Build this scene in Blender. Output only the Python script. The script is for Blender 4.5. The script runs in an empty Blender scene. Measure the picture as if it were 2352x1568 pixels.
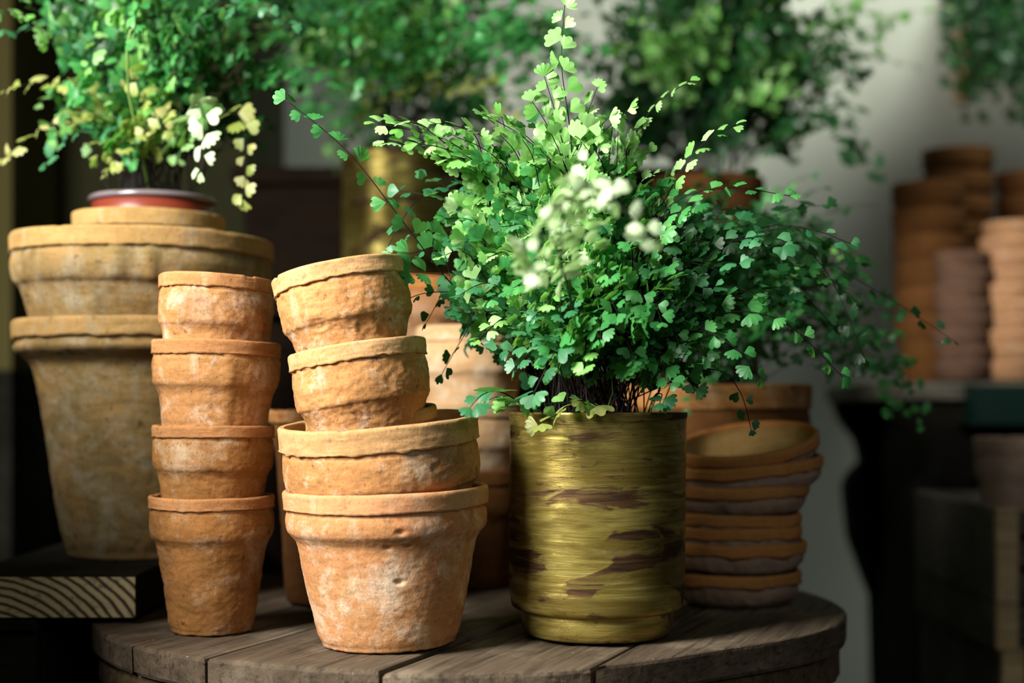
import bpy, math, random
import numpy as np
from mathutils import Vector, Matrix, Euler, noise

sc = bpy.context.scene
COL = sc.collection
R = math.radians

# ------------------------------------------------------------------ camera
F = 2352 * 50.0 / 36.0            # focal length in pixels
EYE = 0.21                        # lens height above the table top (table top is z = 0)
HORIZON = 930.0
cam_d = bpy.data.cameras.new('camera')
cam_d.lens = 50; cam_d.sensor_width = 36; cam_d.sensor_fit = 'HORIZONTAL'
cam_d.shift_y = (HORIZON - 784) / 2352
cam_d.clip_start = 0.02
cam_d.dof.use_dof = True
cam_d.dof.focus_distance = 1.235
cam_d.dof.aperture_fstop = 2.4
cam_d.dof.aperture_blades = 0
cam = bpy.data.objects.new('camera', cam_d)
COL.objects.link(cam)
cam.location = (0, 0, EYE); cam.rotation_euler = (R(90), 0, 0)
sc.camera = cam

def at(px, py, d):
    return Vector(((px - 1176) * d / F, d, EYE - (py - HORIZON) * d / F))

# ------------------------------------------------------------------ world, window light, exposure
w = bpy.data.worlds.new('world'); sc.world = w; w.use_nodes = True
bg = w.node_tree.nodes['Background']
bg.inputs[0].default_value = (0.75, 0.9, 1.0, 1); bg.inputs[1].default_value = 0.005

def area(name, loc, target, sx, sy, power, color, spread=180):
    l = bpy.data.lights.new(name, 'AREA'); l.shape = 'RECTANGLE'; l.size = sx; l.size_y = sy
    l.energy = power; l.color = color; l.spread = R(spread)
    o = bpy.data.objects.new(name, l); COL.objects.link(o); o.location = loc
    o.rotation_euler = (Vector(target) - Vector(loc)).to_track_quat('-Z', 'Y').to_euler()
    return o
area('window_light', (-1.15, 0.40, 1.0), (0.02, 1.30, 0.25), 0.62, 0.75, 43, (1.0, 0.965, 0.90), 130)
area('far_wall_light', (1.3, 2.0, 2.35), (0.75, 3.3, 0.75), 0.6, 0.4, 9.5, (0.93, 1.0, 0.92), 75)  # unseen lamp narrowed to brighten only the right back wall

area('room_fill_light', (0.75, -1.3, 1.3), (0.2, 1.4, 0.1), 1.6, 1.2, 8.0, (0.95, 1.0, 0.97))  # fill added behind the lens to lift the shaded saucers

sc.view_settings.view_transform = 'Standard'
sc.view_settings.look = 'None'
sc.view_settings.gamma = 1.0
sc.view_settings.use_curve_mapping = False
sc.view_settings.exposure = 0.25

# ------------------------------------------------------------------ materials
class NT:
    def __init__(s, name):
        m = bpy.data.materials.new(name); m.use_nodes = True
        s.m = m; s.t = m.node_tree; s.t.nodes.clear()
        s.out = s.n('ShaderNodeOutputMaterial')
        s.p = s.n('ShaderNodeBsdfPrincipled')
        s.l(s.p.outputs[0], s.out.inputs[0])
    def n(s, kind, **kw):
        o = s.t.nodes.new(kind)
        for k, v in kw.items(): setattr(o, k, v)
        return o
    def l(s, a, b): s.t.links.new(a, b)
    def val(s, sock, v): sock.default_value = v
    def coord(s, scale=(1, 1, 1), kind='Object'):
        c = s.n('ShaderNodeTexCoord'); mp = s.n('ShaderNodeMapping')
        mp.inputs['Scale'].default_value = scale
        s.l(c.outputs[kind], mp.inputs[0]); 
        oi = s.n('ShaderNodeObjectInfo')
        mul = s.n('ShaderNodeMath', operation='MULTIPLY'); mul.inputs[1].default_value = 37.0
        s.l(oi.outputs['Random'], mul.inputs[0]); s.l(mul.outputs[0], mp.inputs['Location'])
        return mp.outputs[0]
    def noise(s, vec, scale, detail=6, rough=0.6, dist=0.0):
        o = s.n('ShaderNodeTexNoise'); s.l(vec, o.inputs['Vector'])
        o.inputs['Scale'].default_value = scale; o.inputs['Detail'].default_value = detail
        o.inputs['Roughness'].default_value = rough; o.inputs['Distortion'].default_value = dist
        return o.outputs['Fac']
    def ramp(s, fac, stops):
        o = s.n('ShaderNodeValToRGB'); s.l(fac, o.inputs[0])
        e = o.color_ramp.elements
        while len(e) < len(stops): e.new(0.5)
        for el, (p, c) in zip(e, stops):
            el.position = p
            el.color = (c, c, c, 1) if isinstance(c, (int, float)) else (*c, 1)
        return o.outputs[0]
    def mix(s, fac, a, b, mode='MIX'):
        o = s.n('ShaderNodeMix', data_type='RGBA', blend_type=mode)
        if isinstance(fac, (int, float)): o.inputs[0].default_value = fac
        else: s.l(fac, o.inputs[0])
        for i, v in ((6, a), (7, b)):
            if isinstance(v, tuple): o.inputs[i].default_value = (*v, 1)
            else: s.l(v, o.inputs[i])
        return o.outputs[2]
    def bump(s, h, strength, dist, prev=None):
        o = s.n('ShaderNodeBump'); o.inputs['Strength'].default_value = strength
        o.inputs['Distance'].default_value = dist; s.l(h, o.inputs['Height'])
        if prev is not None: s.l(prev, o.inputs['Normal'])
        return o.outputs[0]

def terracotta(name, base, ochre, pale, pale_lo=0.52, pale_hi=0.72, grime=0.5, bump=1.0):
    k = NT(name); v = k.coord()
    n1 = k.noise(v, 16, 6, 0.62, 0.5); n2 = k.noise(v, 26, 10, 0.74, 0.3)
    n3 = k.noise(v, 70, 8, 0.75); n4 = k.noise(v, 420, 4, 0.7); n5 = k.noise(v, 10, 7, 0.68)
    vs = k.coord((1, 1, 0.16)); n6 = k.noise(vs, 48, 6, 0.6, 0.3); n7 = k.noise(k.coord((1, 1, 6)), 22, 6, 0.65)
    col = k.mix(k.ramp(n1, [(0.36, 0.0), (0.62, 1.0)]), base, ochre)
    col = k.mix(k.ramp(n7, [(0.40, 0.45), (0.52, 0.0)]), col, (ochre[0] * 0.72, ochre[1] * 0.68, ochre[2] * 0.6))
    col = k.mix(k.ramp(n2, [(pale_lo + 0.03, 0.0), (pale_hi + 0.04, 0.9)]), col, pale)
    col = k.mix(k.ramp(n6, [(0.58, 0.0), (0.72, 0.45)]), col, pale)
    dark = (base[0] * 0.30, base[1] * 0.25, base[2] * 0.22)
    col = k.mix(k.ramp(n6, [(0.30, grime * 0.8), (0.42, 0.0)]), col, (base[0] * 0.5, base[1] * 0.48, base[2] * 0.42))
    col = k.mix(k.ramp(n5, [(0.36, grime * 0.9), (0.48, 0.0)]), col, (base[0] * 0.48, base[1] * 0.48, base[2] * 0.42))
    col = k.mix(k.ramp(n3, [(0.33, min(1, grime * 1.4)), (0.42, 0.0)]), col, dark)
    col = k.mix(k.ramp(n4, [(0.32, 0.5), (0.46, 0.0)]), col, dark)
    k.l(col, k.p.inputs['Base Color']); k.val(k.p.inputs['Roughness'], 0.93)
    k.val(k.p.inputs['Specular IOR Level'], 0.12)
    b = k.bump(n4, 0.35 * bump, 0.0008); b = k.bump(k.noise(v, 120, 6, 0.7), 0.6 * bump, 0.0016, b)
    k.l(b, k.p.inputs['Normal'])
    return k.m
T_OR = terracotta('terracotta_orange', (0.60, 0.26, 0.11), (0.52, 0.27, 0.11), (0.72, 0.56, 0.40), 0.47, 0.62, 0.4)
T_ORR = terracotta('terracotta_orange_rim', (0.64, 0.30, 0.14), (0.58, 0.33, 0.15), (0.74, 0.52, 0.35), 0.55, 0.75, 0.35, 0.7)
T_SA = terracotta('terracotta_sand', (0.56, 0.27, 0.105), (0.43, 0.215, 0.075), (0.70, 0.56, 0.42), 0.49, 0.64, 0.7)
T_SAR = terracotta('terracotta_sand_rim', (0.62, 0.36, 0.17), (0.54, 0.31, 0.13), (0.72, 0.52, 0.35), 0.56, 0.78, 0.45, 0.7)
T_BR = terracotta('terracotta_brown', (0.43, 0.19, 0.06), (0.32, 0.15, 0.045), (0.56, 0.42, 0.27), 0.49, 0.66, 0.75)
T_BRR = terracotta('terracotta_brown_rim', (0.54, 0.25, 0.10), (0.44, 0.21, 0.08), (0.58, 0.39, 0.22), 0.58, 0.8, 0.4, 0.7)
T_OL = terracotta('terracotta_mossy_ochre', (0.33, 0.20, 0.075), (0.22, 0.155, 0.06), (0.36, 0.32, 0.22), 0.46, 0.66, 0.65)
T_OLR = terracotta('terracotta_mossy_ochre_rim', (0.44, 0.26, 0.10), (0.38, 0.24, 0.085), (0.38, 0.36, 0.27), 0.52, 0.7, 0.45)
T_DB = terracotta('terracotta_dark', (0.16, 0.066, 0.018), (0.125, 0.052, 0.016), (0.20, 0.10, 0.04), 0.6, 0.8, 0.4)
T_GR2 = terracotta('terracotta_brown_grey', (0.17, 0.085, 0.05), (0.14, 0.085, 0.06), (0.24, 0.15, 0.11), 0.5, 0.75, 0.4)
T_GR = terracotta('terracotta_violet_grey', (0.42, 0.27, 0.19), (0.36, 0.25, 0.19), (0.50, 0.38, 0.30), 0.45, 0.7, 0.5)
T_SR = terracotta('saucer_rim_orange', (0.62, 0.25, 0.07), (0.56, 0.25, 0.08), (0.50, 0.25, 0.10), 0.6, 0.85, 0.25)
T_IN = terracotta('saucer_inside_ochre', (0.50, 0.30, 0.11), (0.42, 0.27, 0.10), (0.55, 0.38, 0.18), 0.55, 0.8, 0.25)
T_PE = terracotta('terracotta_peach', (0.58, 0.31, 0.17), (0.50, 0.27, 0.13), (0.60, 0.42, 0.28), 0.5, 0.75, 0.4)
T_LB = terracotta('terracotta_pale', (0.56, 0.35, 0.18), (0.50, 0.31, 0.15), (0.64, 0.54, 0.42), 0.46, 0.66, 0.3)

def wood(name, a, b, c, grain=1.0, rough=0.8, sc_=(2.2, 38, 38), spec=0.25):
    k = NT(name); v = k.coord(sc_); u = k.coord()
    g = k.noise(v, 1.0, 8, 0.62, 1.2); g2 = k.noise(v, 4.5, 6, 0.7, 0.3); p = k.noise(u, 7, 6, 0.6)
    col = k.mix(k.ramp(g, [(0.32, 0.0), (0.68, 1.0)]), a, b)
    col = k.mix(k.ramp(p, [(0.5, 0.0), (0.72, 0.9)]), col, c)
    col = k.mix(k.ramp(g2, [(0.34, 0.8), (0.5, 0.0)]), col, (a[0] * 0.3, a[1] * 0.3, a[2] * 0.3))
    sp = k.noise(u, 160, 3, 0.6)
    col = k.mix(k.ramp(sp, [(0.70, 0.0), (0.76, 0.7)]), col, (min(1, c[0] * 1.7), min(1, c[1] * 1.7), min(1, c[2] * 1.7)))
    k.l(col, k.p.inputs['Base Color']); k.val(k.p.inputs['Roughness'], rough)
    k.val(k.p.inputs['Specular IOR Level'], spec)
    bn = k.bump(g2, 0.6 * grain, 0.0025); bn = k.bump(k.noise(u, 240, 4, 0.6), 0.25 * grain, 0.001, bn)
    k.l(bn, k.p.inputs['Normal'])
    return k.m
W_TOP = wood('table_plank_wood', (0.060, 0.041, 0.025), (0.14, 0.102, 0.066), (0.29, 0.23, 0.165))
W_UND = wood('table_under_wood', (0.07, 0.045, 0.022), (0.15, 0.10, 0.05), (0.20, 0.14, 0.08))
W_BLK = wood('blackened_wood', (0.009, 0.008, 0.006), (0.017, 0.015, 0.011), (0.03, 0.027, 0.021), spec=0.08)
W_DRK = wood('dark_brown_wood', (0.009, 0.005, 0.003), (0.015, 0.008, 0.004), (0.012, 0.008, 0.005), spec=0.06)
W_GRY = wood('grey_crate_wood', (0.08, 0.07, 0.054), (0.15, 0.13, 0.10), (0.21, 0.19, 0.155))
W_BAT = wood('pale_batten_wood', (0.42, 0.29, 0.14), (0.52, 0.38, 0.20), (0.46, 0.37, 0.22))
W_WRN = wood('worn_plank_wood', (0.09, 0.08, 0.06), (0.14, 0.125, 0.095), (0.20, 0.18, 0.14))

def endgrain():
    k = NT('timber_end_grain')
    c = k.n('ShaderNodeTexCoord'); mp = k.n('ShaderNodeMapping')
    mp.inputs['Location'].default_value = (0.075, 0, 0.085); mp.inputs['Scale'].default_value = (1, 0.02, 1.25)
    k.l(c.outputs['Object'], mp.inputs[0])
    wv = k.n('ShaderNodeTexWave', wave_type='RINGS', rings_direction='SPHERICAL', wave_profile='SIN')
    k.l(mp.outputs[0], wv.inputs['Vector']); wv.inputs['Scale'].default_value = 33; wv.inputs['Distortion'].default_value = 2.2
    wv.inputs['Detail'].default_value = 3; wv.inputs['Detail Scale'].default_value = 1.2
    col = k.ramp(wv.outputs['Fac'], [(0.25, (0.55, 0.44, 0.24)), (0.62, (0.42, 0.31, 0.15)), (0.86, (0.05, 0.032, 0.016))])
    n = k.noise(c.outputs['Object'], 70, 6, 0.7)
    col = k.mix(k.ramp(n, [(0.3, 0.85), (0.46, 0.0)]), col, (0.03, 0.02, 0.012))
    k.l(col, k.p.inputs['Base Color']); k.val(k.p.inputs['Roughness'], 0.85)
    k.l(k.bump(n, 0.6, 0.002), k.p.inputs['Normal'])
    return k.m
W_END = endgrain()

def brass(name, dull=0.0):
    k = NT(name); v = k.coord((1.0, 1.0, 14)); u = k.coord((1, 1, 2.6))
    st = k.noise(k.coord((1.0, 1.0, 7)), 7.0, 8, 0.6, 0.8); fine = k.noise(k.coord((1.0, 1.0, 16)), 12, 9, 0.72, 0.4)
    pt = k.noise(k.coord((1, 1, 2.4)), 11, 8, 0.6, 0.7); sp = k.noise(u, 70, 6, 0.7)
    gold = k.mix(k.ramp(fine, [(0.38, 0.0), (0.62, 1.0)]), (0.30, 0.215, 0.035), (0.60, 0.50, 0.145))
    gold = k.mix(k.ramp(st, [(0.42, 0.65), (0.52, 0.0)]), gold, (0.20, 0.14, 0.028))
    br = k.mix(k.ramp(fine, [(0.4, 0.0), (0.6, 1.0)]), (0.045, 0.022, 0.012), (0.13, 0.07, 0.025))
    m1 = k.ramp(pt, [(0.485 - dull, 0.0), (0.545 - dull, 1.0)])
    m2 = k.ramp(st, [(0.42, 0.0), (0.51, 1.0)])
    m3 = k.ramp(sp, [(0.585, 0.0), (0.635, 0.8)])
    f = k.n('ShaderNodeMath', operation='MULTIPLY'); k.l(m1, f.inputs[0]); k.l(m2, f.inputs[1])
    m4 = k.ramp(pt, [(0.46, 0.0), (0.52, 1.0)])
    g = k.n('ShaderNodeMath', operation='MULTIPLY'); k.l(m3, g.inputs[0]); k.l(m4, g.inputs[1])
    mx = k.n('ShaderNodeMath', operation='MAXIMUM'); k.l(f.outputs[0], mx.inputs[0]); k.l(g.outputs[0], mx.inputs[1])
    col = k.mix(mx.outputs[0], gold, br)
    k.l(col, k.p.inputs['Base Color']); k.val(k.p.inputs['Metallic'], 0.72)
    k.l(k.ramp(mx.outputs[0], [(0.0, 0.31), (1.0, 0.55)]), k.p.inputs['Roughness'])
    b = k.bump(fine, 0.3, 0.0012); b = k.bump(mx.outputs[0], 0.15, 0.0006, b); k.l(b, k.p.inputs['Normal'])
    return k.m
M_BR = brass('aged_brass'); M_BR2 = brass('aged_brass_dull', 0.02)

def plain(name, col, rough=0.6, var=0.15, scale=20, spec=0.4, metal=0.0, bump=0.15):
    k = NT(name); v = k.coord(); n = k.noise(v, scale, 5, 0.6)
    c = k.mix(k.ramp(n, [(0.3, 0.0), (0.7, 1.0)]), tuple(x * (1 - var) for x in col), tuple(min(1, x * (1 + var)) for x in col))
    k.l(c, k.p.inputs['Base Color']); k.val(k.p.inputs['Roughness'], rough); k.val(k.p.inputs['Metallic'], metal)
    k.val(k.p.inputs['Specular IOR Level'], spec)
    k.l(k.bump(k.noise(v, scale * 8, 4, 0.6), bump, 0.001), k.p.inputs['Normal'])
    return k.m
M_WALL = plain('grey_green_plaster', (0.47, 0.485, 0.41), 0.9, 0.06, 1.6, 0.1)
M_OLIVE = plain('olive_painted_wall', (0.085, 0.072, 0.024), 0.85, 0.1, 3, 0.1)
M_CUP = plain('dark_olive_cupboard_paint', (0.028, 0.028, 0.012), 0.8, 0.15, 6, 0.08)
M_FLOOR = plain('dark_stone_floor', (0.05, 0.045, 0.038), 0.8, 0.3, 5, 0.2)
M_SOIL = plain('potting_soil', (0.022, 0.014, 0.008), 0.95, 0.6, 90, 0.1, 0, 1.0)
M_RED = plain('red_brown_plastic', (0.17, 0.028, 0.014), 0.35, 0.08, 12, 0.5)
M_REDR = plain('shiny_plastic_rim', (0.16, 0.13, 0.14), 0.22, 0.05, 12, 0.6)  # bluish grey colour stands in for the highlight on the rim
M_GREEN = plain('dark_green_paint', (0.002, 0.020, 0.014), 0.5, 0.2, 14, 0.3)
M_STEM = plain('black_wiry_stem', (0.006, 0.003, 0.003), 0.5, 0.3, 60, 0.25)
M_STEMG = plain('young_green_stem', (0.16, 0.28, 0.06), 0.5, 0.2, 60, 0.4)

def leaf(name, a, b, c, trans=0.38):
    k = NT(name)
    g = k.n('ShaderNodeNewGeometry')
    col = k.ramp(g.outputs['Random Per Island'], [(0.0, a), (0.55, b), (1.0, c)])
    v = k.coord(); n = k.noise(v, 130, 4, 0.6)
    col = k.mix(k.ramp(n, [(0.3, 0.3), (0.6, 0.0)]), col, (a[0] * 0.6, a[1] * 0.6, a[2] * 0.6))
    k.l(col, k.p.inputs['Base Color']); k.val(k.p.inputs['Roughness'], 0.42); k.val(k.p.inputs['Specular IOR Level'], 0.45)
    k.l(k.bump(n, 0.2, 0.0006), k.p.inputs['Normal'])
    tr = k.n('ShaderNodeBsdfTranslucent'); k.l(k.mix(0.5, col, (0.25, 0.60, 0.05), 'MIX'), tr.inputs[0])
    ms = k.n('ShaderNodeMixShader'); ms.inputs[0].default_value = trans
    k.l(k.p.outputs[0], ms.inputs[1]); k.l(tr.outputs[0], ms.inputs[2]); k.l(ms.outputs[0], k.out.inputs[0])
    return k.m
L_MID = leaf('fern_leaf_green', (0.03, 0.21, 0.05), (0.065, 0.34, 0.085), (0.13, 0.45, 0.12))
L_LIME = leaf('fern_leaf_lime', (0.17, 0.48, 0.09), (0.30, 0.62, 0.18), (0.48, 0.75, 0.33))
L_BLUE = leaf('fern_leaf_blue_green', (0.03, 0.17, 0.065), (0.055, 0.25, 0.10), (0.11, 0.33, 0.15))
L_DARK = leaf('fern_leaf_deep_shaded', (0.007, 0.055, 0.014), (0.014, 0.088, 0.022), (0.03, 0.13, 0.03), 0.28)  # deep green that also carries shade painted into the ferns
L_YEL = leaf('fern_leaf_yellowing', (0.30, 0.38, 0.07), (0.42, 0.46, 0.14), (0.52, 0.50, 0.20))
L_WHT = leaf('fern_leaf_pale', (0.50, 0.70, 0.34), (0.62, 0.80, 0.48), (0.72, 0.86, 0.58))  # palest leaf colour, for a few single sprays

# ------------------------------------------------------------------ mesh helpers
def mesh_obj(name, verts, faces, mat, parent=None, smooth=True):
    me = bpy.data.meshes.new(name)
    me.from_pydata([tuple(v) for v in verts], [], faces)
    if smooth: me.polygons.foreach_set('use_smooth', [True] * len(me.polygons))
    mats = mat if isinstance(mat, (list, tuple)) else [mat]
    for m in mats: me.materials.append(m)
    me.update()
    o = bpy.data.objects.new(name, me); COL.objects.link(o)
    if parent is not None: o.parent = parent
    return o

def thing(name, label, cat, loc=(0, 0, 0), rot=(0, 0, 0), group=None):
    o = bpy.data.objects.new(name, None); COL.objects.link(o)
    o.empty_display_size = 0.02
    o.location = loc; o.rotation_euler = rot
    o['label'] = label; o['category'] = cat
    if group: o['group'] = group
    return o

class MB:
    def __init__(s): s.v = []; s.f = []; s.mi = []
    def add(s, verts, faces, mi=0):
        k = len(s.v); s.v.extend(verts); s.f.extend([[i + k for i in f] for f in faces]); s.mi.extend([mi] * len(faces))
    def box(s, x0, x1, y0, y1, z0, z1, mi=0):
        v = [(x, y, z) for z in (z0, z1) for y in (y0, y1) for x in (x0, x1)]
        s.add(v, [[0, 2, 3, 1], [4, 5, 7, 6], [0, 1, 5, 4], [2, 6, 7, 3], [0, 4, 6, 2], [1, 3, 7, 5]], mi)
    def tube(s, pts, r0, r1=None, n=5):
        r1 = r0 if r1 is None else r1
        P = np.array(pts, float); m = len(P)
        T = np.gradient(P, axis=0); T /= np.linalg.norm(T, axis=1, keepdims=True) + 1e-12
        ref = np.array([0.31, 0.87, 0.38])
        A = np.cross(T, ref); A /= np.linalg.norm(A, axis=1, keepdims=True) + 1e-12
        B = np.cross(T, A)
        rr = np.linspace(r0, r1, m)[:, None]
        V = []
        for k in range(n):
            a = 2 * math.pi * k / n
            V.append(P + rr * (A * math.cos(a) + B * math.sin(a)))
        V = np.stack(V, 1).reshape(-1, 3)
        f = [[i * n + k, i * n + (k + 1) % n, (i + 1) * n + (k + 1) % n, (i + 1) * n + k] for i in range(m - 1) for k in range(n)]
        f.append([(m - 1) * n + k for k in range(n)])
        s.add(V.tolist(), f)
    def build(s, name, mat, parent=None, smooth=False, bevel=0.0):
        o = mesh_obj(name, s.v, s.f, mat, parent, smooth)
        if isinstance(mat, (list, tuple)): o.data.polygons.foreach_set('material_index', s.mi)
        if bevel:
            b = o.modifiers.new('edge', 'BEVEL'); b.width = bevel; b.segments = 2; b.limit_method = 'ANGLE'
        return o

def fbm(x, y, z, o=4):
    return noise.fractal(Vector((x, y, z)), 1.0, 2.0, o)

def lathe_grid(rows, segs, disp=None, close=False):
    """rows: (radius, z, weight). Revolves them about z; disp(angle, r, z, w) -> (r, z)."""
    V = []; n = len(rows)
    for (r, z, wt) in rows:
        for k in range(segs):
            a = 2 * math.pi * k / segs
            rr, zz = (r, z) if (disp is None or wt == 0) else disp(a, r, z, wt)
            V.append((rr * math.cos(a), rr * math.sin(a), zz))
    f = []
    for i in range(n - 1 if not close else n):
        j = (i + 1) % n
        for k in range(segs):
            q = (k + 1) % segs
            f.append([i * segs + k, i * segs + q, j * segs + q, j * segs + k])
    return V, f

def interp(ctrl, n):
    """Smooth dense resampling of (r, z) control points, Catmull-Rom."""
    out = []; m = len(ctrl); C = [Vector((c[0], c[1], 0)) for c in ctrl]
    L = sum((C[i + 1] - C[i]).length for i in range(m - 1))
    for i in range(m - 1):
        p0 = C[max(i - 1, 0)]; p1 = C[i]; p2 = C[i + 1]; p3 = C[min(i + 2, m - 1)]
        k = max(2, int(n * (p2 - p1).length / L))
        for q in range(k):
            t = q / k
            v = 0.5 * ((2 * p1) + (p2 - p0) * t + (2 * p0 - 5 * p1 + 4 * p2 - p3) * t * t + (3 * p1 - p0 - 3 * p2 + p3) * t ** 3)
            out.append((v.x, v.y))
    out.append((C[-1].x, C[-1].y))
    return out

# ------------------------------------------------------------------ clay pots
def pot(label, rimc, Rr, Hh, Rb, mats, lip=0.11, collar=0.34, tilt=(0, 0), seed=0, res=1.0, rough=1.0,
        streak=0.0, th=None, pinch=0.885, group=None, name='terracotta_pot', cat='flower pot', dents=()):
    """A hand-thrown pot: collar that pinches in above a tapering body (part body) and a pressed lip with a torn lower edge (part rim).
    rimc = centre of its rim; tilt = lean about x and y in degrees."""
    th = th or Rr * 0.085
    rot = Euler((R(tilt[0]), R(tilt[1]), 0))
    base = Vector(rimc) - rot.to_matrix() @ Vector((0, 0, Hh))
    root = thing(name, label, cat, base, rot, group)
    segs = int(200 * res); sd = seed * 7.31
    zl = Hh * (1 - lip); zc = Hh * (1 - collar)
    body_r = lambda z: Rb + (Rr * pinch - Rb) * (z / zc) ** 0.92
    ctrl = [(Rr * 0.965, zl + Hh * 0.01), (Rr * 0.972, zl - Hh * 0.02), (Rr * 0.985, (zl + zc) / 2 + Hh * 0.02), (Rr * 0.97, zc + Hh * 0.055),
            (Rr * (pinch + 0.035), zc + Hh * 0.012), (Rr * pinch, zc - Hh * 0.025)]
    for t in (0.85, 0.65, 0.45, 0.25, 0.1):
        ctrl.append((body_r(zc * t), zc * t))
    ctrl += [(Rb * 1.0, Hh * 0.03), (Rb * 0.985, Hh * 0.008), (Rb * 0.95, 0.0)]
    outer = interp(ctrl, int(110 * res))
    rows = [(Rr - th, zl + Hh * 0.01, 0)] + [(r, z, 1) for r, z in outer]
    rows += [(Rb * 0.5, 0.0006, 0), (0.0005, 0.0006, 0)]
    rows += [(0.0005, th * 1.1, 0), (Rb - th * 0.9, th * 1.1, 0)]
    for t in (0.3, 0.6, 0.95): rows.append((max(body_r(zc * t) - th, 0.002), zc * t + th * 0.1, 0))
    rows += [(Rr - th * 1.25, zc + Hh * 0.06, 0), (Rr - th, zl - Hh * 0.02, 0)]
    sg = Rr / 0.06
    def disp(a, r, z, wt):
        x, y = r * math.cos(a), r * math.sin(a)
        d = 0.0016 * sg * fbm(x * 11 / sg + sd, y * 11 / sg, z * 11 / sg, 2)
        n = fbm(x * 75 / sg ** .5 + sd, y * 75 / sg ** .5, z * 90 / sg ** .5, 5)
        d += (0.00055 * n + 0.00036 * fbm(x * 210 + sd, y * 210, z * 230, 3)) * rough
        c = noise.noise(Vector((x * 42 + sd, y * 42, z * 55)))
        if c > 0.36: d -= 0.0035 * rough * min(c - 0.36, 0.22)
        if streak:
            s_ = noise.noise(Vector((x * 55 + sd, y * 55, z * 5)))
            d += streak * 0.0026 * max(0, s_ - 0.05) * sg ** .5
        if z > zl - Hh * 0.03: d -= 0.0005
        for (da, dz, dr, dd) in dents:
            q = math.hypot((a - da + math.pi) % (2 * math.pi) - math.pi, 0) * r
            e = math.hypot(q, (z - dz) * 1.5) / dr
            if e < 1: d -= dd * (1 - e * e) ** 2
        if z < Hh * 0.04: z = max(0.0, z + 0.0012 * max(0, fbm(x * 90, y * 90, sd, 2)) * (1 if z < Hh * 0.02 else 0.4))
        return max(r + d * wt, 0.001), z
    V, f = lathe_grid(rows, segs, disp, close=True)
    mesh_obj('body', V, f, mats[0], root)
    # rim: a closed ring
    zt = Hh; ro = Rr
    ring = interp([(ro - th, zl + Hh * 0.004), (ro - th * 0.98, zt - th * 0.35), (ro - th * 0.7, zt - th * 0.04), (ro - th * 0.25, zt), (ro - th * 0.03, zt - th * 0.28),
                   (ro, zt - th * 0.7), (ro * 0.998, (zt + zl) / 2), (ro * 0.996, zl + Hh * 0.012)], int(46 * res))
    rows = [(r, z, 1) for r, z in ring] + [(ro * 0.995, zl, 3), (ro * 0.975, zl - Hh * 0.006, 3), (ro * 0.955, zl - Hh * 0.004, 0)]
    def disp2(a, r, z, wt):
        x, y = ro * math.cos(a), ro * math.sin(a)
        d = 0.0016 * sg * fbm(x * 11 / sg + sd, y * 11 / sg, z * 11 / sg, 2)
        d += 0.00045 * rough * fbm(x * 60 + sd, y * 60, z * 130, 3)
        zz = z + 0.0006 * sg * fbm(x * 22 / sg + sd, y * 22 / sg, 3.3, 3)
        if z > zt - th and noise.noise(Vector((x * 60 + sd, y * 60, 1.7))) > 0.42: zz -= 0.0008 * rough; d -= 0.0005
        if wt == 3:
            t_ = fbm(x * 120 / sg ** .5 + sd, y * 120 / sg ** .5, 9.1, 5) + 0.5 * fbm(x * 26 / sg ** .5 + sd, y * 26 / sg ** .5, 4.4, 2)
            zz += 0.00095 * sg ** .5 * rough * t_; d += 0.0008 * rough * abs(t_) + 0.0002
        return r + d, zz
    V, f = lathe_grid(rows, segs, disp2, close=True)
    mesh_obj('rim', V, f, mats[1], root)
    return root

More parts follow.
